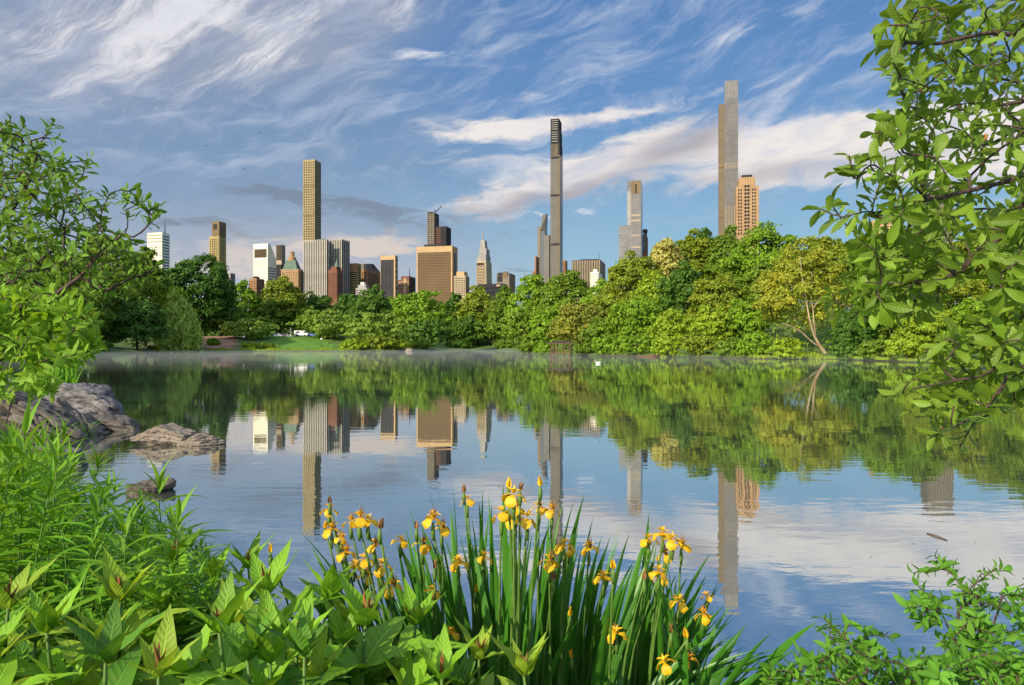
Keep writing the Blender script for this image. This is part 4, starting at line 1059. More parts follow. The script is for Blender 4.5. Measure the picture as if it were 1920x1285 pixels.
# twig floating on the water at right
p0, p1 = Vector((1738, 1001, 0)), Vector((1776, 1014, 0))
def wat(px, py): d = CAM_Z * F / (py - HY); return Vector(((px - 960) / F * d, d, 0.004))
a_, b_ = wat(1738, 1001), wat(1776, 1014); mb = MB().tube([a_, a_.lerp(b_, .5) + Vector((0, .02, .006)), b_], [.006, .008, .004], 6)
tag(mb.build('floating_twig', BARK), 'thin dark twig floating on the open water at right', 'twig')
# water bird
FEA = plain('white_feathers', (.8, .78, .74), .8, .1)
w_ = wat(1121, 682)
bmx = MB().lathe((0, 0, 0), [(.02, -.05)], 3); 
def loft(mb, rings):  # rings: (centre, ry, rz) along x
    n = 10; b = len(mb.v)
    for (cx, cy, cz), ry, rz_ in rings:
        for j in range(n): an = 2 * math.pi * j / n; mb.v.append((cx, cy + ry * math.cos(an), cz + rz_ * math.sin(an)))
    for i in range(len(rings) - 1):
        for j in range(n): mb.f.append((b + i * n + j, b + i * n + (j + 1) % n, b + (i + 1) * n + (j + 1) % n, b + (i + 1) * n + j))
    mb.f.append(tuple(b + j for j in range(n))[::-1]); mb.f.append(tuple(b + (len(rings) - 1) * n + j for j in range(n)))
    return mb
mb = loft(MB(), [((-.34, 0, .12), .02, .01), ((-.24, 0, .10), .09, .05), ((-.05, 0, .07), .14, .11), ((.14, 0, .08), .12, .10), ((.22, 0, .15), .06, .07), ((.235, 0, .24), .035, .035), ((.25, 0, .33), .04, .04), ((.29, 0, .36), .042, .04), ((.34, 0, .345), .02, .012), ((.40, 0, .335), .012, .006)])
o = mb.build('duck', FEA, smooth=True); o.location = w_; o.rotation_euler = (0, 0, R(170)); tag(o, 'tiny white waterbird swimming right of the shelter', 'duck')
# birds in the sky
DK = plain('dark_feathers', (.03, .03, .035), .8, .2)
for i, (px, py, rz, lab) in enumerate(((500, 108, 20, 'uppermost dark bird flying under the bright cirrus'), (488, 250, 60, 'dark bird flying in the grey sky left of the pencil tower'), (387, 274, -15, 'leftmost dark bird flying over the skyline'),
                                  (458, 317, 40, 'lowest dark bird flying above the slanted white tower'), (460, 197, 75, 'dark bird below the cirrus, second from the top'))):
    mb = loft(MB(), [((-.20, 0, 0), .015, .008), ((-.10, 0, 0), .035, .03), ((.02, 0, 0), .045, .04), ((.10, 0, .01), .03, .03), ((.15, 0, .015), .022, .02), ((.19, 0, .012), .004, .004)])
    for s_ in (-1, 1):
        mb.add([(.06, s_ * .03, .02), (-.06, s_ * .03, .02), (.07, s_ * .22, .11), (-.05, s_ * .2, .10), (.0, s_ * .46, .05 + .04 * i % 3), (-.05, s_ * .44, .05),
                (.06, s_ * .03, .01), (-.06, s_ * .03, .01), (.07, s_ * .22, .10), (-.05, s_ * .2, .09)], [(0, 1, 3, 2), (2, 3, 5, 4), (6, 8, 9, 7), (8, 4, 5, 9)])
    o = mb.build('flying_bird', DK, smooth=True); o.location = at(px, py, 150); o.rotation_euler = (R(12), R(-8), R(rz)); tag(o, lab, 'bird', 'birds flying in the sky')
# ---------------------------------------------------------------- foliage close to the camera
def leaves(orig, dr, up, L_, W_, curve, K=6, prof='ellip', fold=.22, wave=0.0, rg=None, twist=None):
    """curved folded leaf blades -> V, F, UV"""
    orig, dr, up = (np.asarray(a, float).reshape(-1, 3) for a in (orig, dr, up)); n = len(orig)
    L_, W_, curve = (np.broadcast_to(np.asarray(a, float), (n,)) for a in (L_, W_, curve))
    dr = unit(dr); up = unit(up - dr * (up * dr).sum(1, keepdims=True)); side = np.cross(dr, up)
    v = np.linspace(0, 1, K + 1)
    th = curve[:, None] * (v[None] ** 1.15)
    tang = dr[:, None] * np.cos(th)[..., None] - up[:, None] * np.sin(th)[..., None]
    nor = up[:, None] * np.cos(th)[..., None] + dr[:, None] * np.sin(th)[..., None]
    step = np.concatenate([np.zeros((n, 1, 3)), (tang[:, 1:] + tang[:, :-1]) / 2], 1) * (L_ / K)[:, None, None]
    P = orig[:, None] + np.cumsum(step, 1)
    f = {'ellip': np.sin(np.pi * v ** .82) ** .8, 'lance': np.sin(np.pi * v ** .62) ** .95 * (1 - .25 * v), 'obov': np.sin(np.pi * v ** 1.35) ** .75,
         'petal': np.sin(np.pi * np.clip(v, 0, .999) ** 1.6) ** .6, 'blade': np.clip(1 - v ** 3.2, 0, 1) * (.75 + .25 * np.minimum(v * 4, 1))}[prof]
    f = np.maximum(f, .03)
    w = W_[:, None] * f[None] * .5
    S = np.broadcast_to(side[:, None], P.shape)
    lift = nor * (w * fold * 2)[..., None]
    A, B = P - S * w[..., None] + lift, P + S * w[..., None] + lift
    if wave and rg is not None:
        ph = rg.uniform(0, 6.28, (n, 1)); wv = np.sin(v[None] * 15 + ph) * w * wave
        A = A + nor * wv[..., None]; B = B + nor * (np.sin(v[None] * 13 + ph + 2) * w * wave)[..., None]
    V = np.stack([A, P, B], 2).reshape(-1, 3)
    k_ = np.arange(K); b = (np.arange(n) * (K + 1) * 3)[:, None]
    q1 = np.stack([b + k_ * 3, b + k_ * 3 + 1, b + k_ * 3 + 4, b + k_ * 3 + 3], -1).reshape(-1, 4)
    q2 = np.stack([b + k_ * 3 + 1, b + k_ * 3 + 2, b + k_ * 3 + 5, b + k_ * 3 + 4], -1).reshape(-1, 4)
    uv = np.stack([np.stack([np.full(K + 1, u), v], -1) for u in (0, .5, 1)], 1)
    UV = np.tile(uv.reshape(-1, 2), (n, 1))
    return V, np.concatenate([q1, q2]), UV
def merge(parts):
    Vs, Fs, Us, o = [], [], [], 0
    for V, F_, U in parts: Vs.append(V); Fs.append(F_ + o); Us.append(U); o += len(V)
    return np.concatenate(Vs), np.concatenate(Fs), np.concatenate(Us)
def golden_dirs(axis, n, spread, rg, ph=0):
    """n directions round an axis, tilted by spread (radians) -> dirs, ups"""
    axis = np.asarray(axis, float); axis = axis / np.linalg.norm(axis)
    a = np.cross(axis, [0, 0, 1.0]); 
    if np.linalg.norm(a) < .1: a = np.cross(axis, [1.0, 0, 0])
    a /= np.linalg.norm(a); b = np.cross(axis, a)
    an = np.arange(n) * 2.399 + ph + rg.normal(0, .25, n); sp_ = spread + rg.normal(0, .18, n)
    rad = np.cos(an)[:, None] * a + np.sin(an)[:, None] * b
    return rad * np.sin(sp_)[:, None] + axis * np.cos(sp_)[:, None], axis * np.sin(sp_)[:, None] - rad * np.cos(sp_)[:, None]
class Skeleton:
    def __init__(s, limbs, r_tip=.0022, power=.46):
        s.p, s.par = [], []; s.rt, s.pw = r_tip, power
        for lb in limbs:
            pr = s.near(lb[0]) if s.p and lb[0] is not None else -1
            if pr >= 0 and (Vector(s.p[pr]) - Vector(lb[0])).length > .6: pr = -1
            for i in range(len(lb) - 1):
                a, b = Vector(lb[i]), Vector(lb[i + 1]); n = max(2, int((b - a).length / .09))
                for j in range(n if i < len(lb) - 2 else n + 1):
                    s.p.append(tuple(a.lerp(b, j / n))); s.par.append(pr); pr = len(s.p) - 1
        s.n0 = len(s.p); s.tips = []
    def near(s, t, k=1):
        d = np.linalg.norm(np.array(s.p) - np.array(t), axis=1); return int(np.argmin(d))
    def grow(s, tips, rg, sag=.06, root=None):
        rt = np.array(s.p[0]) if root is None else np.array(root)
        order = sorted(range(len(tips)), key=lambda i: min(np.linalg.norm(np.array(s.p[:s.n0]) - tips[i], axis=1)))
        for i in order:
            t = np.array(tips[i]); P = np.array(s.p); d = np.linalg.norm(P - t, axis=1)
            rd = np.linalg.norm(P - rt, axis=1); tr = np.linalg.norm(t - rt)
            cost = d + .8 * np.maximum(rd - tr + .02, 0)
            j = int(np.argmin(cost)); a = P[j]; L_ = d[j]
            n = max(3, int(L_ / .05))
            g = P[s.par[j]] if s.par[j] >= 0 else a
            dv = unit((a - g)[None])[0] if np.linalg.norm(a - g) > 1e-6 else unit((t - a)[None])[0]
            c = a + dv * L_ * .4 + np.array([0, 0, -sag * L_]); pr = j
            jit = rg.normal(0, .012, (n + 1, 3)) * L_
            for m_ in range(1, n + 1):
                u = m_ / n; q = a * (1 - u) ** 2 + c * 2 * u * (1 - u) + t * u * u + (jit[m_] if m_ < n else 0)
                s.p.append(tuple(q)); s.par.append(pr); pr = len(s.p) - 1
            s.tips.append(pr)
        return s
    def mesh(s, sides=6, rmax=.09):
        n = len(s.p); cnt = np.zeros(n)
        ch = [0] * n
        for i in range(n - 1, -1, -1):
            if ch[i] == 0: cnt[i] += 1
            if s.par[i] >= 0: cnt[s.par[i]] += cnt[i]; ch[s.par[i]] += 1
        s.r = np.minimum(s.rt * cnt ** s.pw * 1.35, rmax)
        P = np.array(s.p); Vs, Fs = [], []; o = 0
        idx = [i for i in range(n) if s.par[i] >= 0]
        A = P[[s.par[i] for i in idx]]; B = P[idx]; T = unit(B - A)
        ref = np.where(np.abs(T[:, 2:3]) < .9, [[0, 0, 1.0]], [[1.0, 0, 0]]); a = unit(np.cross(T, ref)); b = np.cross(T, a)
        an = np.arange(sides) * 2 * np.pi / sides
        ring = a[:, None] * np.cos(an)[None, :, None] + b[:, None] * np.sin(an)[None, :, None]
        rB = s.r[idx]; rA = np.minimum(s.r[[s.par[i] for i in idx]], rB * 1.25)
        V = np.concatenate([A[:, None] + ring * rA[:, None, None], B[:, None] + ring * rB[:, None, None]], 1).reshape(-1, 3)
        base = (np.arange(len(idx)) * 2 * sides)[:, None]; j = np.arange(sides); j2 = (j + 1) % sides
        Fq = np.stack([base + j, base + j2, base + sides + j2, base + sides + j], -1).reshape(-1, 4)
        return V, Fq
def in_poly(pt, poly):
    x, y = pt; c = False
    for (x0, y0), (x1, y1) in zip(poly, poly[1:] + poly[:1]):
        if (y0 > y) != (y1 > y) and x < (x1 - x0) * (y - y0) / (y1 - y0) + x0: c = not c
    return c
def sample_poly(poly, n, d0, d1, rg, mind=14):
    xs = [p[0] for p in poly]; ys = [p[1] for p in poly]; out_, tries = [], 0
    while len(out_) < n and tries < n * 60:
        tries += 1; p = (rg.uniform(min(xs), max(xs)), rg.uniform(min(ys), max(ys)))
        if in_poly(p, poly) and all((p[0] - q[0]) ** 2 + (p[1] - q[1]) ** 2 > mind * mind or tries > n * 20 for q in out_): out_.append(p)
    return [tuple(at(p[0], p[1], rg.uniform(d0, d1))) for p in out_]
def whorls(sk, rg, n, L0, W0, spread=1.15, prof='obov', along=.05, curve=(.1, .7), K=5, fold=.18, down=.0, jit=.2, extra=0):
    O, D, U = [], [], []
    for ti in sk.tips:
        t = np.array(sk.p[ti]); a = np.array(sk.p[sk.par[ti]]); ax = unit((t - a)[None])[0]
        g = ti
        nn = int(n + rg.integers(-2, 3))
        d, u = golden_dirs(ax, nn, spread, rg, rg.uniform(0, 6))
        back = np.linspace(0, along, nn)[:, None]
        O.append(t - ax * back); D.append(d + np.array([0, 0, -down])); U.append(u + np.array([0, 0, .5]) + rg.normal(0, jit, u.shape))
    O, D, U = map(np.concatenate, (O, D, U)); m_ = len(O)
    sc = rg.uniform(.45, 1.22, m_)
    return leaves(O, D, U, L0 * sc, W0 * sc * rg.uniform(.85, 1.15, m_), rg.uniform(curve[0], curve[1], m_), K, prof, fold, .12, rg)

M_MAG = leaf_mat('magnolia_leaves', (.150, .265, .022), var=.5, trans=.40, rough=.42, yellow=.3, veins=True, spec=.4)
M_LEFT = leaf_mat('overhang_leaves', (.115, .240, .022), var=.4, trans=.36, rough=.5, yellow=.2, veins=True)
M_LEFTB = leaf_mat('bright_overhang_leaves', (.190, .370, .030), var=.3, trans=.42, rough=.5, yellow=.3, veins=True)
M_BROAD = leaf_mat('broad_herb_leaves', (.175, .365, .020), var=.4, trans=.28, rough=.5, yellow=.25, veins=True, spec=.3)
M_BROADY = leaf_mat('young_broad_leaves', (.26, .40, .030), var=.2, trans=.36, rough=.5, yellow=.4, veins=True, spec=.3)
M_NARROW = leaf_mat('narrow_herb_leaves', (.130, .320, .022), var=.45, trans=.34, rough=.5, yellow=.3, spec=.3)
M_IRIS = leaf_mat('sword_leaves', (.055, .200, .018), var=.35, trans=.22, rough=.38, yellow=.15, spec=.45)
M_SHRUB = leaf_mat('small_shrub_leaves', (.110, .290, .028), var=.4, trans=.32, rough=.5, yellow=.3, veins=True)
M_STEM = plain('green_stem', (.10, .20, .03), .6, .3, 20)
M_BUD = plain('reddish_brown_bud', (.30, .06, .03), .6, .35, 60, col2=(.16, .14, .03))
m, nt, bs = new_mat('yellow_petal'); v = objco(nt)
nt.links.new(mixc(nt, noise_n(nt, v, 40, 4).step(.35, .7), (.82, .44, .008), (.88, .61, .015)), bs.inputs['Base Color']); bs.inputs['Roughness'].default_value = .55
tr = nt.nodes.new('ShaderNodeBsdfTranslucent'); tr.inputs[0].default_value = (.9, .55, .02, 1); ms = nt.nodes.new('ShaderNodeMixShader'); ms.inputs[0].default_value = .3
nt.links.new(bs.outputs[0], ms.inputs[1]); nt.links.new(tr.outputs[0], ms.inputs[2]); nt.links.new(ms.outputs[0], nt.nodes['Material Output'].inputs[0])
M_PETAL = m
M_BRACT = plain('papery_brown_bract', (.30, .15, .05), .8, .4, 50)
M_CONE = plain('orange_brown_seed_cone', (.45, .18, .03), .7, .3, 80)

def P_(px, py, d): return tuple(at(px, py, d))
# --- magnolia branches at the right
rg = np.random.default_rng(11)
T0 = (4.4, 3.0, .3)
tr_ = [T0, (4.25, 3.1, 1.2), (4.1, 3.2, 2.2), (3.9, 3.3, 3.2)]
limbs = [tr_,
 [tr_[2], P_(2120, 372, 3.5), P_(2000, 385, 3.4), P_(1925, 402, 3.3), P_(1850, 466, 3.2), P_(1770, 526, 3.1), P_(1690, 532, 3.0), P_(1625, 530, 2.95)],
 [tr_[2], P_(2120, 250, 3.7), P_(1980, 300, 3.6), P_(1890, 340, 3.5), P_(1800, 362, 3.3), P_(1700, 384, 3.2), P_(1640, 400, 3.1)],
 [tr_[1], P_(2120, 620, 3.2), P_(1980, 655, 3.0), P_(1900, 672, 2.9), P_(1840, 706, 2.8), P_(1770, 718, 2.75), P_(1710, 730, 2.7)],
 [tr_[3], P_(2120, 60, 3.6), P_(1960, 70, 3.4), P_(1850, 62, 3.3), P_(1760, 82, 3.2), P_(1700, 80, 3.1)],
 [P_(1900, 672, 2.9), P_(1875, 735, 2.8), P_(1840, 775, 2.75), P_(1790, 800, 2.7)],
 [tr_[3], P_(2150, -80, 3.8), P_(1980, -60, 3.8), P_(1850, -40, 3.7), P_(1760, -20, 3.6)],
 [tr_[2], P_(2120, 170, 4.0), P_(1980, 180, 4.0), P_(1860, 200, 3.9), P_(1760, 210, 3.8), P_(1700, 200, 3.6)],
]
sk = Skeleton(limbs, .0026, .42)
tips = [P_(x, y, rg.uniform(2.8, 3.5)) for x, y in ((1662, 48), (1650, 84), (1690, 28), (1672, 112), (1700, 150), (1690, 148), (1592, 292), (1612, 330), (1560, 385), (1540, 392), (1600, 402), (1640, 250), (1655, 228), (1700, 250), (1640, 310),
        (1560, 548), (1586, 575), (1610, 552), (1600, 590), (1640, 575), (1615, 440), (1640, 470), (1692, 738), (1714, 712), (1745, 822), (1765, 790), (1750, 762), (1800, 838), (1720, 300), (1680, 340), (1735, 60), (1720, 20))]
tips += sample_poly([(1700, -60), (1665, 60), (1690, 130), (1680, 210), (1650, 300), (1640, 370), (1680, 410), (1960, 430), (1960, -60)], 135, 2.9, 4.3, rg, 20)
tips += sample_poly([(1610, 420), (1600, 500), (1640, 580), (1720, 600), (1850, 500), (1960, 450), (1960, 400), (1700, 400)], 44, 2.8, 3.5, rg, 24)
tips += sample_poly([(1740, 640), (1715, 740), (1770, 790), (1870, 770), (1960, 720), (1960, 470), (1880, 500), (1850, 590)], 58, 2.6, 3.4, rg, 24)
sk.grow(tips, rg, .10)
mg = empty('magnolia_tree', T0, 0, 'magnolia with broad leaves reaching in over the water from the right', 'tree')
V, Fq = sk.mesh(6, .085); mesh_np('branches', V - np.array(T0), Fq, BARK_TWIG, mg, smooth=True)
V, Fq, UV = whorls(sk, rg, 8, .112, .041, 1.05, 'obov', .10, (-.1, .9), 6, .22, .12, .45)
mesh_np('crown', V - np.array(T0), Fq, M_MAG, mg, UV, True)
for px, py in ((1866, 152), (1718, 412), (1848, 258)):
    c = at(px, py, 3.1) - Vector(T0); MB().lathe(c, [(.002, -.013), (.006, -.008), (.008, 0), (.006, .010), (.003, .016), (.001, .019)], 8).build('seed_cone', M_CONE, mg, smooth=True)
# --- overhanging tree at the left
rg = np.random.default_rng(12)
T0 = (-6.6, 5.6, .5)
tr_ = [T0, (-6.3, 5.6, 1.3), (-5.9, 5.5, 2.2), (-5.8, 5.4, 3.2)]
limbs = [tr_,
 [tr_[1], P_(-160, 640, 5.2), P_(-60, 600, 5.0), P_(40, 575, 5.0), P_(100, 555, 5.0), P_(150, 520, 5.0), P_(190, 470, 5.0), P_(230, 440, 5.0)],
 [tr_[2], P_(-120, 480, 5.4), P_(-30, 450, 5.4), P_(20, 400, 5.4), P_(55, 340, 5.3), P_(70, 290, 5.2)],
 [tr_[2], P_(-120, 560, 5.8), P_(0, 540, 5.8), P_(60, 500, 5.7), P_(100, 470, 5.6), P_(120, 400, 5.5), P_(110, 340, 5.4)],
 [tr_[1], P_(-120, 720, 4.6), P_(0, 690, 4.5), P_(20, 655, 4.5), P_(45, 620, 4.4), P_(100, 610, 4.4), P_(150, 625, 4.4)],
 [P_(150, 520, 5.0), P_(200, 545, 5.0), P_(250, 520, 5.0), P_(290, 508, 5.0)],
]
sk = Skeleton(limbs, .0030, .42)
tips = [P_(x, y, rg.uniform(4.9, 5.4)) for x, y in ((92, 243), (45, 238), (20, 225), (5, 250), (110, 260), (160, 310), (130, 305), (140, 335), (172, 300), (60, 300), (100, 320), (246, 360), (232, 372), (258, 385), (290, 392), (300, 398), (270, 378), (240, 400), (285, 415), (205, 365), (190, 385), (168, 372), (150, 385),
        (225, 440), (245, 455), (180, 405), (100, 230), (125, 380), (290, 500), (265, 520), (240, 545))]
n_up = len(tips)
tips += sample_poly([(-40, 230), (50, 250), (130, 320), (170, 385), (215, 440), (245, 470), (260, 510), (200, 560), (-40, 560)], 215, 4.7, 6.2, rg, 13)
sk.grow(tips, rg, .06)
lt = empty('overhanging_tree', T0, 0, 'leafy tree with dark twigs leaning in from the left edge', 'tree')
V, Fq = sk.mesh(6, .08); mesh_np('branches', V - np.array(T0), Fq, BARK_TWIG, lt, smooth=True)
V, Fq, UV = whorls(sk, rg, 9, .094, .031, 1.1, 'obov', .06, (-.1, .6), 4, .2, .05, .3)
mesh_np('crown', V - np.array(T0), Fq, M_LEFT, lt, UV, True)
# lower, brighter bough is a young tree of its own
sk2 = Skeleton([[(-5.2, 4.6, .4), P_(-140, 760, 4.4), P_(-20, 690, 4.3), P_(25, 650, 4.3), P_(50, 620, 4.2), P_(110, 605, 4.2)],
                [P_(-20, 690, 4.3), P_(-10, 620, 4.2), P_(30, 570, 4.2), P_(80, 555, 4.2)], [P_(25, 650, 4.3), P_(80, 665, 4.2), P_(130, 665, 4.2)]], .0028, .42)
sk2.grow(sample_poly([(-40, 545), (70, 545), (130, 560), (185, 605), (190, 640), (165, 670), (110, 690), (20, 668), (-40, 690)], 150, 3.8, 4.7, rg, 13), rg, .05)
yt = empty('young_tree', (-5.2, 4.6, .4), 0, 'bright lime green young tree below the darker branches at the left edge', 'tree')
V, Fq = sk2.mesh(6, .05); mesh_np('branches', V - np.array((-5.2, 4.6, .4)), Fq, BARK_TWIG, yt, smooth=True)
V, Fq, UV = whorls(sk2, rg, 8, .090, .038, 1.15, 'ellip', .08, (.0, .6), 4, .16, .0)
mesh_np('crown', V - np.array((-5.2, 4.6, .4)), Fq, M_LEFTB, yt, UV, True)
# --- shrub at the bottom right
rg = np.random.default_rng(13)
def shrub(base, limbs, tips, label, seedn, L0=.056, W0=.021, mat=M_SHRUB, name='leafy_shrub', n=11, along=.10, group=None):
    sk = Skeleton(limbs, .0016, .45); sk.grow(tips, rg, -.05)
    r = empty(name, base, 0, label, 'shrub', group)
    V, Fq = sk.mesh(5, .018); mesh_np('branches', V - np.array(base), Fq, BARK_TWIG, r, smooth=True)
    V, Fq, UV = whorls(sk, rg, n, L0, W0, .95, 'ellip', along, (-.1, .8), 4, .2, .0)
    mesh_np('leaves', V - np.array(base), Fq, mat, r, UV, True); return r
B0 = P_(1860, 1420, 2.7)
shrub(B0, [[B0, P_(1850, 1300, 2.7), P_(1845, 1220, 2.7), P_(1830, 1150, 2.7)], [P_(1850, 1300, 2.7), P_(1800, 1220, 2.7), P_(1760, 1140, 2.7)], [P_(1845, 1220, 2.7), P_(1870, 1150, 2.7), P_(1880, 1110, 2.7)]],
      [P_(x, y, rg.uniform(2.5, 2.9)) for x, y in ((1750, 1042), (1768, 1052), (1712, 1075), (1722, 1100), (1702, 1140), (1716, 1128), (1790, 1080), (1868, 1066), (1885, 1070), (1830, 1090), (1850, 1100))]
      + sample_poly([(1720, 1110), (1790, 1100), (1890, 1100), (1960, 1120), (1960, 1290), (1800, 1290), (1730, 1190)], 60, 2.4, 3.0, rg, 13), 'taller leafy shrub at the bottom right corner with sprigs over the water', 1)
B0 = P_(1640, 1480, 2.5)
shrub(B0, [[B0, P_(1630, 1340, 2.5), P_(1600, 1260, 2.5), P_(1560, 1200, 2.5)], [P_(1630, 1340, 2.5), P_(1520, 1280, 2.5), P_(1460, 1265, 2.5)], [P_(1630, 1340, 2.5), P_(1700, 1270, 2.5), P_(1720, 1240, 2.5)]],
      [P_(x, y, rg.uniform(2.3, 2.7)) for x, y in ((1543, 1158), (1556, 1164), (1594, 1170), (1620, 1186), (1672, 1194), (1560, 1195), (1500, 1225), (1460, 1255), (1440, 1275), (1720, 1238), (1745, 1245))]
      + sample_poly([(1450, 1275), (1500, 1240), (1570, 1212), (1640, 1215), (1760, 1235), (1800, 1320), (1450, 1330)], 72, 2.2, 2.8, rg, 12), 'low bright leafy shrub along the bottom edge right of the irises', 2)
B0 = P_(1900, 1420, 2.2)
shrub(B0, [[B0, P_(1880, 1330, 2.2), P_(1860, 1290, 2.2)]], sample_poly([(1740, 1255), (1850, 1225), (1960, 1200), (1960, 1330), (1740, 1330)], 50, 2.1, 2.5, rg, 12), 'shrub filling the very corner at bottom right', 3)
# sprigs over the rocks at left
B0 = P_(10, 800, 8.5)
shrub(B0, [[B0, P_(20, 760, 8.5), P_(40, 720, 8.5), P_(60, 700, 8.5)], [P_(20, 760, 8.5), P_(70, 735, 8.4), P_(95, 715, 8.4)]],
      sample_poly([(-30, 700), (60, 690), (110, 700), (105, 735), (60, 745), (-30, 745)], 34, 8.0, 9.0, rg, 7), 'bright sapling growing among the rocks at left', 4, .12, .07, M_LEFTB, n=7, along=.1)
# --- clump of reeds by the left bank
def blades_mesh(bases, tips_, W0, rg, arch=.25, K=9, face=None):
    """tapering blades from bases to tips along arched paths"""
    B, T = np.array(bases), np.array(tips_); n = len(B); h = (T - B)[:, 2:3]
    C_ = B + (T - B) * np.array([arch, arch, 0]) + np.concatenate([np.zeros((n, 2)), h * .62], 1)
    t = np.linspace(0, 1, K + 1)[None, :, None]
    P = B[:, None] * (1 - t) ** 2 + C_[:, None] * 2 * t * (1 - t) + T[:, None] * t * t
    tg = unit(np.gradient(P, axis=1)); az_ = rg.normal(0, .7, n) if face is None else face
    fr_ = np.stack([np.sin(az_), -np.cos(az_), np.zeros(n)], 1)[:, None]
    S = unit(np.cross(tg, np.broadcast_to(fr_, tg.shape))); Nn_ = np.cross(S, tg)
    tt = t[..., 0]; w = (np.broadcast_to(W0, (n,))[:, None]) * np.maximum(np.clip(1 - tt ** 3.0, 0, 1), .02) * (.7 + .3 * np.minimum(tt * 3, 1)) * .5
    V = np.stack([P - S * w[..., None], P + Nn_ * (w * .35)[..., None], P + S * w[..., None]], 2).reshape(-1, 3)
    k_ = np.arange(K); b = (np.arange(n) * (K + 1) * 3)[:, None]
    q1 = np.stack([b + k_ * 3, b + k_ * 3 + 1, b + k_ * 3 + 4, b + k_ * 3 + 3], -1).reshape(-1, 4)
    q2 = np.stack([b + k_ * 3 + 1, b + k_ * 3 + 2, b + k_ * 3 + 5, b + k_ * 3 + 4], -1).reshape(-1, 4)
    return V, np.concatenate([q1, q2])
def reed(px0, px1, py, pyt, d, n, label, w=.02):
    bx_ = [at(rg.uniform(px0, px1), py, d + rg.uniform(-.5, .5)) for _ in range(n)]
    tp = [b + Vector((rg.normal(0, .16) + .10, rg.normal(0, .15), (py - pyt) / F * d * rg.uniform(.55, 1.05))) for b in bx_]
    V, Fq = blades_mesh([tuple(b) for b in bx_], [tuple(t_) for t_ in tp], w, rg)
    o = mesh_np('reed_clump', V, Fq, M_NARROW, None, smooth=True); tag(o, label, 'reeds'); return o
reed(92, 142, 735, 655, 21, 150, 'tall bright reed clump standing in the water behind the grey boulder', .05)
reed(70, 100, 745, 690, 19, 70, 'shorter reed clump left of the tall one behind the boulder', .045)
reed(150, 172, 826, 778, 14.0, 12, 'thin green sprig growing between the rocks', .02)
# grass fringe on the far shore
def fringe(pts_, n, hgt, label, mat):
    L2 = []
    for (a, b) in zip(pts_[:-1], pts_[1:]): L2.append(math.hypot(b[0] - a[0], b[1] - a[1]))
    tot = sum(L2); O, T = [], []
    for (a, b), l in zip(zip(pts_[:-1], pts_[1:]), L2):
        k_ = int(n * l / tot); u = rg.uniform(0, 1, k_); off = rg.uniform(-.2, 1.6, k_)
        x = a[0] + (b[0] - a[0]) * u; y = a[1] + (b[1] - a[1]) * u + off
        z = np.maximum(ground_h(np.column_stack([x, y])), -.1); O.append(np.column_stack([x, y, z]))
    O = np.concatenate(O); T = O + np.column_stack([rg.normal(0, .15, len(O)), rg.normal(0, .15, len(O)), hgt * rg.uniform(.4, 1.1, len(O)) * (.7 + .5 * np.sin(O[:, 0] * .8))])
    V, Fq = blades_mesh(O, T, .14, rg, K=2)
    o = mesh_np('shore_grass', V, Fq, mat); tag(o, label, 'grass', kind='stuff')
fringe([shore(285, 215.5), shore(400, 225), shore(500, 227), shore(640, 229), shore(740, 239)], 2600, .75, 'rough grass fringing the far lawn along the water', LC['lime'])
fringe([shore(1000, 172), shore(1085, 133), shore(1120, 127.5), shore(1290, 111.5), shore(1400, 101.5)], 1500, .7, 'rough grass along the waterline beneath the right woods', LC['mid'])
fringe([shore(1400, 101), shore(1500, 97.2), shore(1545, 98.5), shore(1640, 85.5), shore(1700, 78.5), shore(1800, 71.5)], 2600, .7, 'yellow green grass along the water right of the sycamore', LC['lime'])
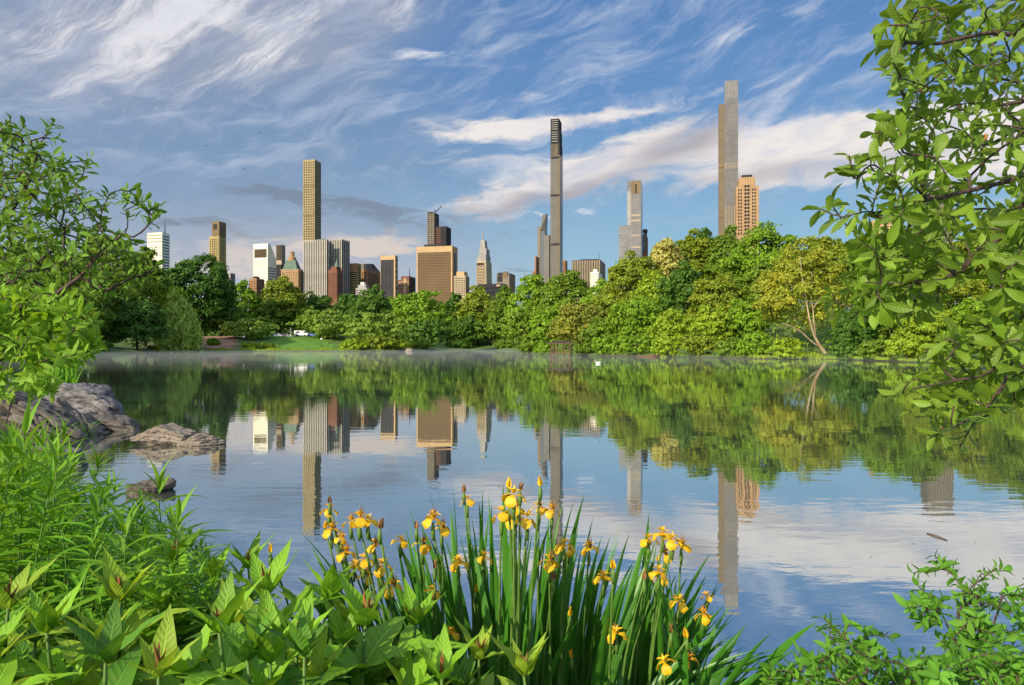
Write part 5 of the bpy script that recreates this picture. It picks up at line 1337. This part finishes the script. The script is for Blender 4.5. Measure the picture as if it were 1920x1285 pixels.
# ---------------------------------------------------------------- herbs and irises on the near bank
rg = np.random.default_rng(21)
M_BROADD = leaf_mat('deeper_broad_leaves', (.085, .220, .020), var=.35, trans=.28, rough=.55, yellow=.15, veins=True, spec=.25)
G_BROAD = 'broad leaved herbs along the bottom edge'
def broad_plant(px, py, d, sc, mat, label, lean=0.0, nodes=4, bud=True, seed=0):
    r_ = np.random.default_rng(seed or int(px * 3 + py))
    top = at(px, py, d); g0 = min(gh(top.x, top.y), top.z - .25)
    H = top.z - g0
    r = empty('broad_leaf_herb', (top.x - lean * .2, top.y, g0), 0, label, 'plant', G_BROAD)
    stem = [Vector((lean * .2 * (t_ ** 1.5) + .012 * math.sin(5 * t_ + px), .01 * math.cos(4 * t_ + py), H * t_)) for t_ in np.linspace(0, 1, 8)]
    MB().tube([stem[0] - Vector((0, 0, .1))] + stem[1:], [.008 * sc, .0075 * sc, .007 * sc, .0065 * sc, .006 * sc, .0055 * sc, .005 * sc, .004 * sc], 7).build('stem', M_STEM, r, smooth=True)
    def on(t_): i = min(int(t_ * 7), 6); return np.array(stem[i].lerp(stem[i + 1], t_ * 7 - i))
    O, D, U, L_, W_, C_ = [], [], [], [], [], []
    ph = r_.uniform(0, 6.28)
    for k_ in range(nodes):
        t_ = max(.12, 1 - (.03 + .095 * k_) / max(H, .4)) if k_ else .985
        nl = 5 if k_ == 0 else 4 if k_ < 3 else 3
        ang = ph + k_ * 1.05
        el_ = [.85, .45, .15, .0, -.1, -.2][min(k_, 5)]
        for j in range(nl):
            a = ang + j * 2 * math.pi / nl + r_.normal(0, .18); e = el_ + r_.normal(0, .12)
            O.append(on(t_)); D.append((math.cos(a) * math.cos(e), math.sin(a) * math.cos(e), math.sin(e))); U.append((-math.cos(a) * math.sin(e), -math.sin(a) * math.sin(e), math.cos(e)))
            s_ = sc * [.62, .9, 1.0, 1.05, 1.0, .9][min(k_, 5)] * r_.uniform(.7, 1.2)
            L_.append(.25 * s_); W_.append(.094 * s_ * r_.uniform(.85, 1.1)); C_.append([.05, .5, .75, .8, .8, .8][min(k_, 5)] + r_.normal(0, .15))
    V, Fq, UV = leaves(O, D, U, L_, W_, C_, 12, 'lance', .14, .14, r_)
    mesh_np('leaves', V, Fq, mat, r, UV, True)
    if bud:
        n = int(r_.integers(4, 7)); ax = np.array([0, 0, 1.0]); d_, u_ = golden_dirs(ax, n, .28, r_, ph)
        V, Fq, UV = leaves(np.tile(on(1.0), (n, 1)), d_, u_, r_.uniform(.05, .085, n) * sc, .014 * sc, -.2, 5, 'lance', .6)
        mesh_np('bud', V, Fq, M_BUD, r, UV, True)
    return r
BP = [  # px, py of the growing tip, distance, size, young?, label
 (217, 1128, 2.15, 1.05, 1, 'broad leaved herb with red bud and spreading leaves in the left half of the bed'),
 (322, 1052, 2.55, 1.0, 0, 'broad leaved herb standing against the water at the back of the bed'),
 (392, 1082, 2.45, .9, 0, 'small budded herb between the two tallest broad leaved herbs'),
 (498, 1112, 2.15, 1.15, 0, 'tall broad leaved herb with dark red bud left of the yellow flowers'),
 (470, 1062, 2.6, .9, 0, 'pointed broad leaved herb highest against the open water'),
 (612, 1122, 2.2, 1.0, 0, 'broad leaved herb with brown bud right under the first yellow irises'),
 (686, 1172, 1.95, 1.15, 0, 'large broad leaved herb with long brown bud at bottom centre'),
 (8, 1140, 1.95, 1.0, 1, 'budded broad leaved herb cut by the left edge'),
 (100, 1180, 1.9, 1.0, 0, 'broad leaved herb low at the left, second from the edge'),
 (292, 1262, 1.65, .95, 1, 'yellow green young herb at the bottom left with upright leaves'),
 (775, 1168, 2.2, 1.0, 0, 'broad leaved herb whose long leaves point right at the irises'),
 (905, 1235, 2.05, .85, 1, 'young yellow green herb in front of the iris stems'),
 (985, 1262, 1.95, .9, 1, 'small herb with pink brown bud, rightmost of the herb bed'),
 (560, 1215, 1.85, 1.0, 0, 'broad leaved herb low at bottom centre left'),
 (420, 1180, 1.9, 1.1, 0, 'broad leaved herb with wide horizontal leaves in the middle of the bed'),
 (820, 1270, 1.8, .9, 0, 'broad leaved herb at the bottom edge under the lowest iris flower'),
]
for px, py, d, sc, y_, lab in BP: broad_plant(px, py, d, sc, M_BROADY if y_ else M_BROAD, lab, seed=int(px + 5))
LB = 'broad leaved herb filling the dense bed at the bottom edge'
for i in range(62):
    px = rg.uniform(-60, 880); d = rg.uniform(1.7, 2.5)
    lim = 1085 + .12 * max(0, px - 400) + (70 if px > 700 else 0) 
    py = lim + 30 + rg.uniform(0, 130) + (2.5 - d) * 90
    if px < 200: py += 40
    broad_plant(px, py, d, rg.uniform(.8, 1.05), [M_BROAD, M_BROADD, M_BROAD, M_BROADD, M_BROADY][int(rg.integers(0, 5))], LB, bud=False, nodes=5, seed=900 + i)
# narrow leaved herbs: a few built, the rest copies
G_N = 'narrow leaved herbs on the left bank'
protos = []
def narrow_plant(seed, H, nl, L0, W0, curve0, mat):
    r_ = np.random.default_rng(seed)
    r = empty('narrow_leaf_herb', (0, 0, 0), 0, None, 'plant', G_N)
    bx_, by_ = r_.normal(0, .06, 2)
    pts_ = [Vector((bx_ * t_ * t_, by_ * t_ * t_, H * t_)) for t_ in np.linspace(0, 1, 8)]
    MB().tube([pts_[0] - Vector((0, 0, .15))] + pts_[1:], [.005, .0048, .0045, .004, .0036, .003, .0024, .0016], 6).build('stem', M_STEM, r, smooth=True)
    t_ = 1 - np.linspace(0, 1, nl) ** 1.25 * .82; an = np.arange(nl) * 2.399 + seed
    O = np.stack([bx_ * t_ ** 2, by_ * t_ ** 2, H * t_], 1)
    e = .25 + 1.05 * np.clip((t_ - .75) / .25, 0, 1) ** 1.5 + r_.normal(0, .15, nl)
    D = np.stack([np.cos(an) * np.cos(e), np.sin(an) * np.cos(e), np.sin(e)], 1); U = np.stack([-np.cos(an) * np.sin(e), -np.sin(an) * np.sin(e), np.cos(e)], 1)
    s_ = r_.uniform(.75, 1.15, nl) * (.55 + .45 * np.clip((1 - t_) * 6, 0, 1))
    V, Fq, UV = leaves(O, D, U, L0 * s_, W0 * s_, curve0 + r_.normal(0, .25, nl), 6, 'lance', .25, 0, r_)
    mesh_np('leaves', V, Fq, mat, r, UV, True)
    return r
M_NB = leaf_mat('yellow_green_narrow_leaves', (.170, .360, .025), var=.25, trans=.38, rough=.5, yellow=.4, spec=.3)
for i in range(3): protos.append((narrow_plant(31 + i, .92, 36, .19, .028, .75, M_NARROW), 'narrow leaved herb in the dense green stand on the left bank', .92))
for i in range(2): protos.append((narrow_plant(41 + i, .92, 30, .26, .038, .5, M_NB), 'taller yellow green herb with long narrow leaves on the left bank', .92))
used = [False] * len(protos)
def place(pi, x, y, H, rz, tilt=(0, 0)):
    p, lab, h0 = protos[pi]
    o = p if not used[pi] else copy_tree(p)
    used[pi] = True; o['label'] = lab
    z = gh(x, y); z = max(z, .02)
    o.location = (x, y, z); s_ = H / h0; o.scale = (s_ ** .5, s_ ** .5, s_); o.rotation_euler = (tilt[0], tilt[1], rz)
    return o
# photo rows of the stand's top edge by column, turned into plant heights
edge = [(-40, 790), (0, 805), (40, 815), (75, 825), (95, 872), (130, 850), (150, 900), (200, 940), (240, 960), (300, 935), (330, 975), (390, 1030), (430, 1060)]
def edge_y(px): return float(np.interp(px, [e[0] for e in edge], [e[1] for e in edge]))
n_ = 0; tries = 0; done = []
while n_ < 165 and tries < 8000:
    tries += 1
    d = 2.35 + 5.6 * rg.uniform() ** 1.5
    px = rg.uniform(-90, 430); x = (px - 960) / F * d
    if lake_sd(np.array([[x, d]]))[0] < -.25: continue
    if any((x - a) ** 2 + (d - b) ** 2 < (.035 * d) ** 2 for a, b in done): continue
    g0 = max(gh(x, d), .02)
    top_py = edge_y(px) + rg.uniform(4, 90) * (1 if d > 3 else 1.4)
    zt = CAM_Z + (HY - top_py) / F * d; H = zt - g0
    if H < .40: continue
    H = min(H, 1.15)
    done.append((x, d)); n_ += 1
    place(int(rg.integers(0, 3)) if rg.uniform() < .62 else int(rg.integers(3, 5)), x, d, H, rg.uniform(0, 6.28), (rg.normal(0, .06), rg.normal(.05, .07)))
print('narrow herbs', n_)
# sprigs sticking up against the water
for px, py, d, pi in ((305, 905, 3.6, 3), (322, 1000, 3.1, 1), (345, 1010, 3.2, 0), (130, 800, 5.2, 0), (200, 905, 4.5, 4), (175, 960, 4.0, 3), (375, 1040, 2.9, 2)):
    x = (px - 960) / F * d; place(pi, x, d, CAM_Z + (HY - py) / F * d - max(gh(x, d), .02), rg.uniform(0, 6), (0, .06))

# ---------------------------------------------------------------- yellow irises
rg = np.random.default_rng(77)
NC = 13
cpx = np.linspace(700, 1330, NC)                       # clump bases, as photo columns at their distance
clumps = []
for i, c in enumerate(cpx):
    d = 3.05 + .28 * math.sin(i * 2.1); x = (c - 960) / F * d
    z = max(gh(x, d), -.05); z = min(z, .3)
    clumps.append(dict(px=c, d=d, x=x, z=z, B=[], T=[], W=[], root=None))
def base_px(tp): return 960 + (tp - 960) * (.66 if tp < 1200 else .72) + rg.normal(0, 16)
tops = [(563, 1010), (590, 1020), (640, 1040), (690, 1000), (730, 1000), (765, 952), (785, 985), (845, 955), (880, 945), (905, 925), (940, 912), (1000, 960), (1050, 940), (1075, 955), (1095, 935), (1130, 980), (1180, 1000), (1215, 965), (1250, 1030), (1285, 1060), (1335, 1045), (1370, 1110), (1400, 1150), (1445, 1190), (1530, 1170)]
tx = [t_[0] for t_ in tops]; ty_ = [t_[1] for t_ in tops]
def add_blade(tp, py, d=None, w=None, bp=None):
    b = base_px(tp) if bp is None else bp
    c = clumps[int(np.argmin(np.abs(cpx - b)))]
    d = d or c['d'] + rg.normal(0, .14)
    T = at(tp, py, d); bx_ = (b - 960) / F * c['d']
    c['B'].append((bx_, c['d'] + rg.normal(0, .07), c['z'] - .08)); c['T'].append(tuple(T)); c['W'].append(w or rg.uniform(.026, .044))
for a, b in ((563, 998), (583, 1022), (765, 948), (786, 978), (845, 948), (873, 985), (905, 918), (916, 925), (898, 940), (943, 906), (1056, 940), (1076, 938), (1096, 926), (1112, 970), (1160, 1008), (1180, 1000), (1217, 962), (1219, 985), (1289, 1082), (1333, 1036), (1372, 1062 + 70), (1374, 1160), (1447, 1186), (1532, 1166), (803, 920), (850, 912), (1165, 975), (955, 1010), (1012, 1000), (1030, 985), (1425, 1230), (1400, 1170), (1350, 1098)):
    add_blade(a, b, w=.014 if (a, b) in ((803, 920), (850, 912), (1165, 975), (563, 998)) else .05 if a > 1400 else None, d=2.75 if a > 1400 else None)
for i in range(265):
    tp = rg.uniform(590, 1400); tpy = np.interp(tp, tx, ty_) + 18 + rg.uniform(0, 1) ** 1.1 * 210
    add_blade(tp, tpy)
for i in range(60):     # outer leaves bending low on the right
    tp = rg.uniform(1200, 1500); add_blade(tp, np.interp(tp, tx, ty_) + rg.uniform(25, 150), bp=rg.uniform(1130, 1330))
ORD = 'first second third fourth fifth sixth seventh eighth ninth tenth eleventh twelfth'.split()
for ic, c in enumerate(clumps):
    lab = 'clump of yellow flag iris with sword leaves, ' + (ORD[ic] + ' from the left of the bed' if ic < 12 else 'rightmost of the bed and leaning far right')
    c['root'] = empty('iris_clump', (c['x'], c['d'], c['z']), 0, lab, 'iris', 'yellow irises on the near bank')
    o_ = np.array([c['x'], c['d'], c['z']])
    V, Fq = blades_mesh(np.array(c['B']) - o_, np.array(c['T']) - o_, np.array(c['W']), rg, .22, 10)
    mesh_np('leaf_blades', V, Fq, M_IRIS, c['root'], smooth=True)
def iris_flower(c, px, py, d, kind, s_=1.0):
    """kind: 'full', 'side' (small, seen from the side) or 'bud'"""
    p = at(px, py, d); o_ = Vector((c['x'], c['d'], c['z'])); q = p - o_
    bb = Vector((q.x * .55 + rg.normal(0, .03), q.y * .5, -.05))
    mid = bb.lerp(q, .55) + Vector((-q.x * .08, 0, .04))
    drop = Vector((0, 0, -.03 * s_)) if kind != 'bud' else Vector((0, 0, -.02))
    st = MB().tube([bb, bb.lerp(mid, .5), mid, mid.lerp(q, .6), q + drop], [.0055, .005, .0045, .004, .0042], 7)
    st.tube([q + drop * 3.2, q + drop * 1.9, q + drop * .6], [.0045, .0085, .004], 7)
    stem = st.build('flower_stem', M_STEM, c['root'], smooth=True)
    O = np.array(q); up = np.array([rg.normal(0, .12), rg.normal(0, .12), 1.0]); up /= np.linalg.norm(up)
    if kind == 'bud':
        V, Fq, UV = leaves([O + [0, 0, -.015]] * 3, *golden_dirs(up, 3, .10, rg, 0), .062 * s_, .020 * s_, -.12, 5, 'lance', .7)
        b_ = mesh_np('bud', V, Fq, M_PETAL if rg.uniform() < .6 else M_BRACT, stem, UV, True); return
    a0 = rg.uniform(0, 6.28); a = np.cross(up, [1.0, 0, 0]); a /= np.linalg.norm(a); b = np.cross(up, a); parts = []
    def fan(n, ph, elev, L_, W_, cur, prof, fold, lift=0.0):
        an = ph + np.arange(n) * 2 * np.pi / n + rg.normal(0, .12, n); rad = np.cos(an)[:, None] * a + np.sin(an)[:, None] * b
        e = elev + rg.normal(0, .1, n)
        D = rad * np.cos(e)[:, None] + up * np.sin(e)[:, None]; U = up * np.cos(e)[:, None] - rad * np.sin(e)[:, None]
        return leaves(np.tile(O + up * lift, (n, 1)), D, U, L_, W_, cur + rg.normal(0, .15, n), 8, prof, fold, .18, rg)
    parts.append(fan(3, a0, .35, .075 * s_, .046 * s_, 2.25, 'petal', -.10))            # falls
    parts.append(fan(3, a0 + 1.047, .95, .038 * s_, .013 * s_, .2, 'lance', .25, .004))  # standards
    parts.append(fan(3, a0, .75, .040 * s_, .016 * s_, 1.0, 'ellip', .3, .006))          # style arms
    V, Fq, UV = merge(parts); fl = mesh_np('flower', V, Fq, M_PETAL, stem, UV, True)
    if rg.uniform() < .55:
        V, Fq, UV = leaves([O + [.006, 0, -.01]] * 2, [[.08, .0, 1], [-.1, .05, 1]], [[1, 0, 0], [0, 1, 0]], .07 * s_, .010, .05, 5, 'lance', .6)
        mesh_np('bract', V, Fq, M_BRACT, stem, UV, True)
FL = [(617, 955), (622, 992), (658, 978), (690, 976), (674, 972), (702, 1022), (792, 1020), (682, 1050), (648, 1036), (686, 1078), (812, 972), (828, 990), (876, 938), (906, 1044), (860, 1054), (963, 928), (966, 974), (988, 972), (940, 962),
      (1010, 952), (1034, 956), (1104, 1026), (1131, 1082), (1216, 1012), (1242, 1000), (1246, 1040), (1277, 1022), (1234, 1072), (1272, 1128), (1318, 1152), (1156, 1188), (846, 1186), (812, 1108), (1246, 1242), (1292, 1236), (736, 1098), (968, 950), (664, 1060), (1260, 1012), (1058, 1022), (715, 1060), (1030, 1052)]
SD = [(751, 1014), (640, 1008), (1240, 1084), (1150, 1184), (1066, 1030), (1325, 1118)]
BD = [(618, 938), (507, 1030), (870, 918), (1013, 905), (953, 908), (1038, 1082), (1069, 1150), (1072, 1228), (1288, 1190), (906, 1122), (609, 985), (781, 985), (815, 1060), (1208, 1080), (1258, 1180), (712, 985), (975, 915), (1150, 1060), (892, 1105)]
for lst, kd in ((FL, 'full'), (SD, 'side'), (BD, 'bud')):
    for px, py in lst:
        b = base_px(px); c = clumps[int(np.argmin(np.abs(cpx - b)))]
        dd = c['d'] - rg.uniform(.18, .42) - (0.25 if py > 1150 else 0)
        if px < 560: dd = 2.6
        iris_flower(c, px, py, dd, kd, {'full': .80, 'side': .62, 'bud': .66}[kd] * rg.uniform(.9, 1.12))
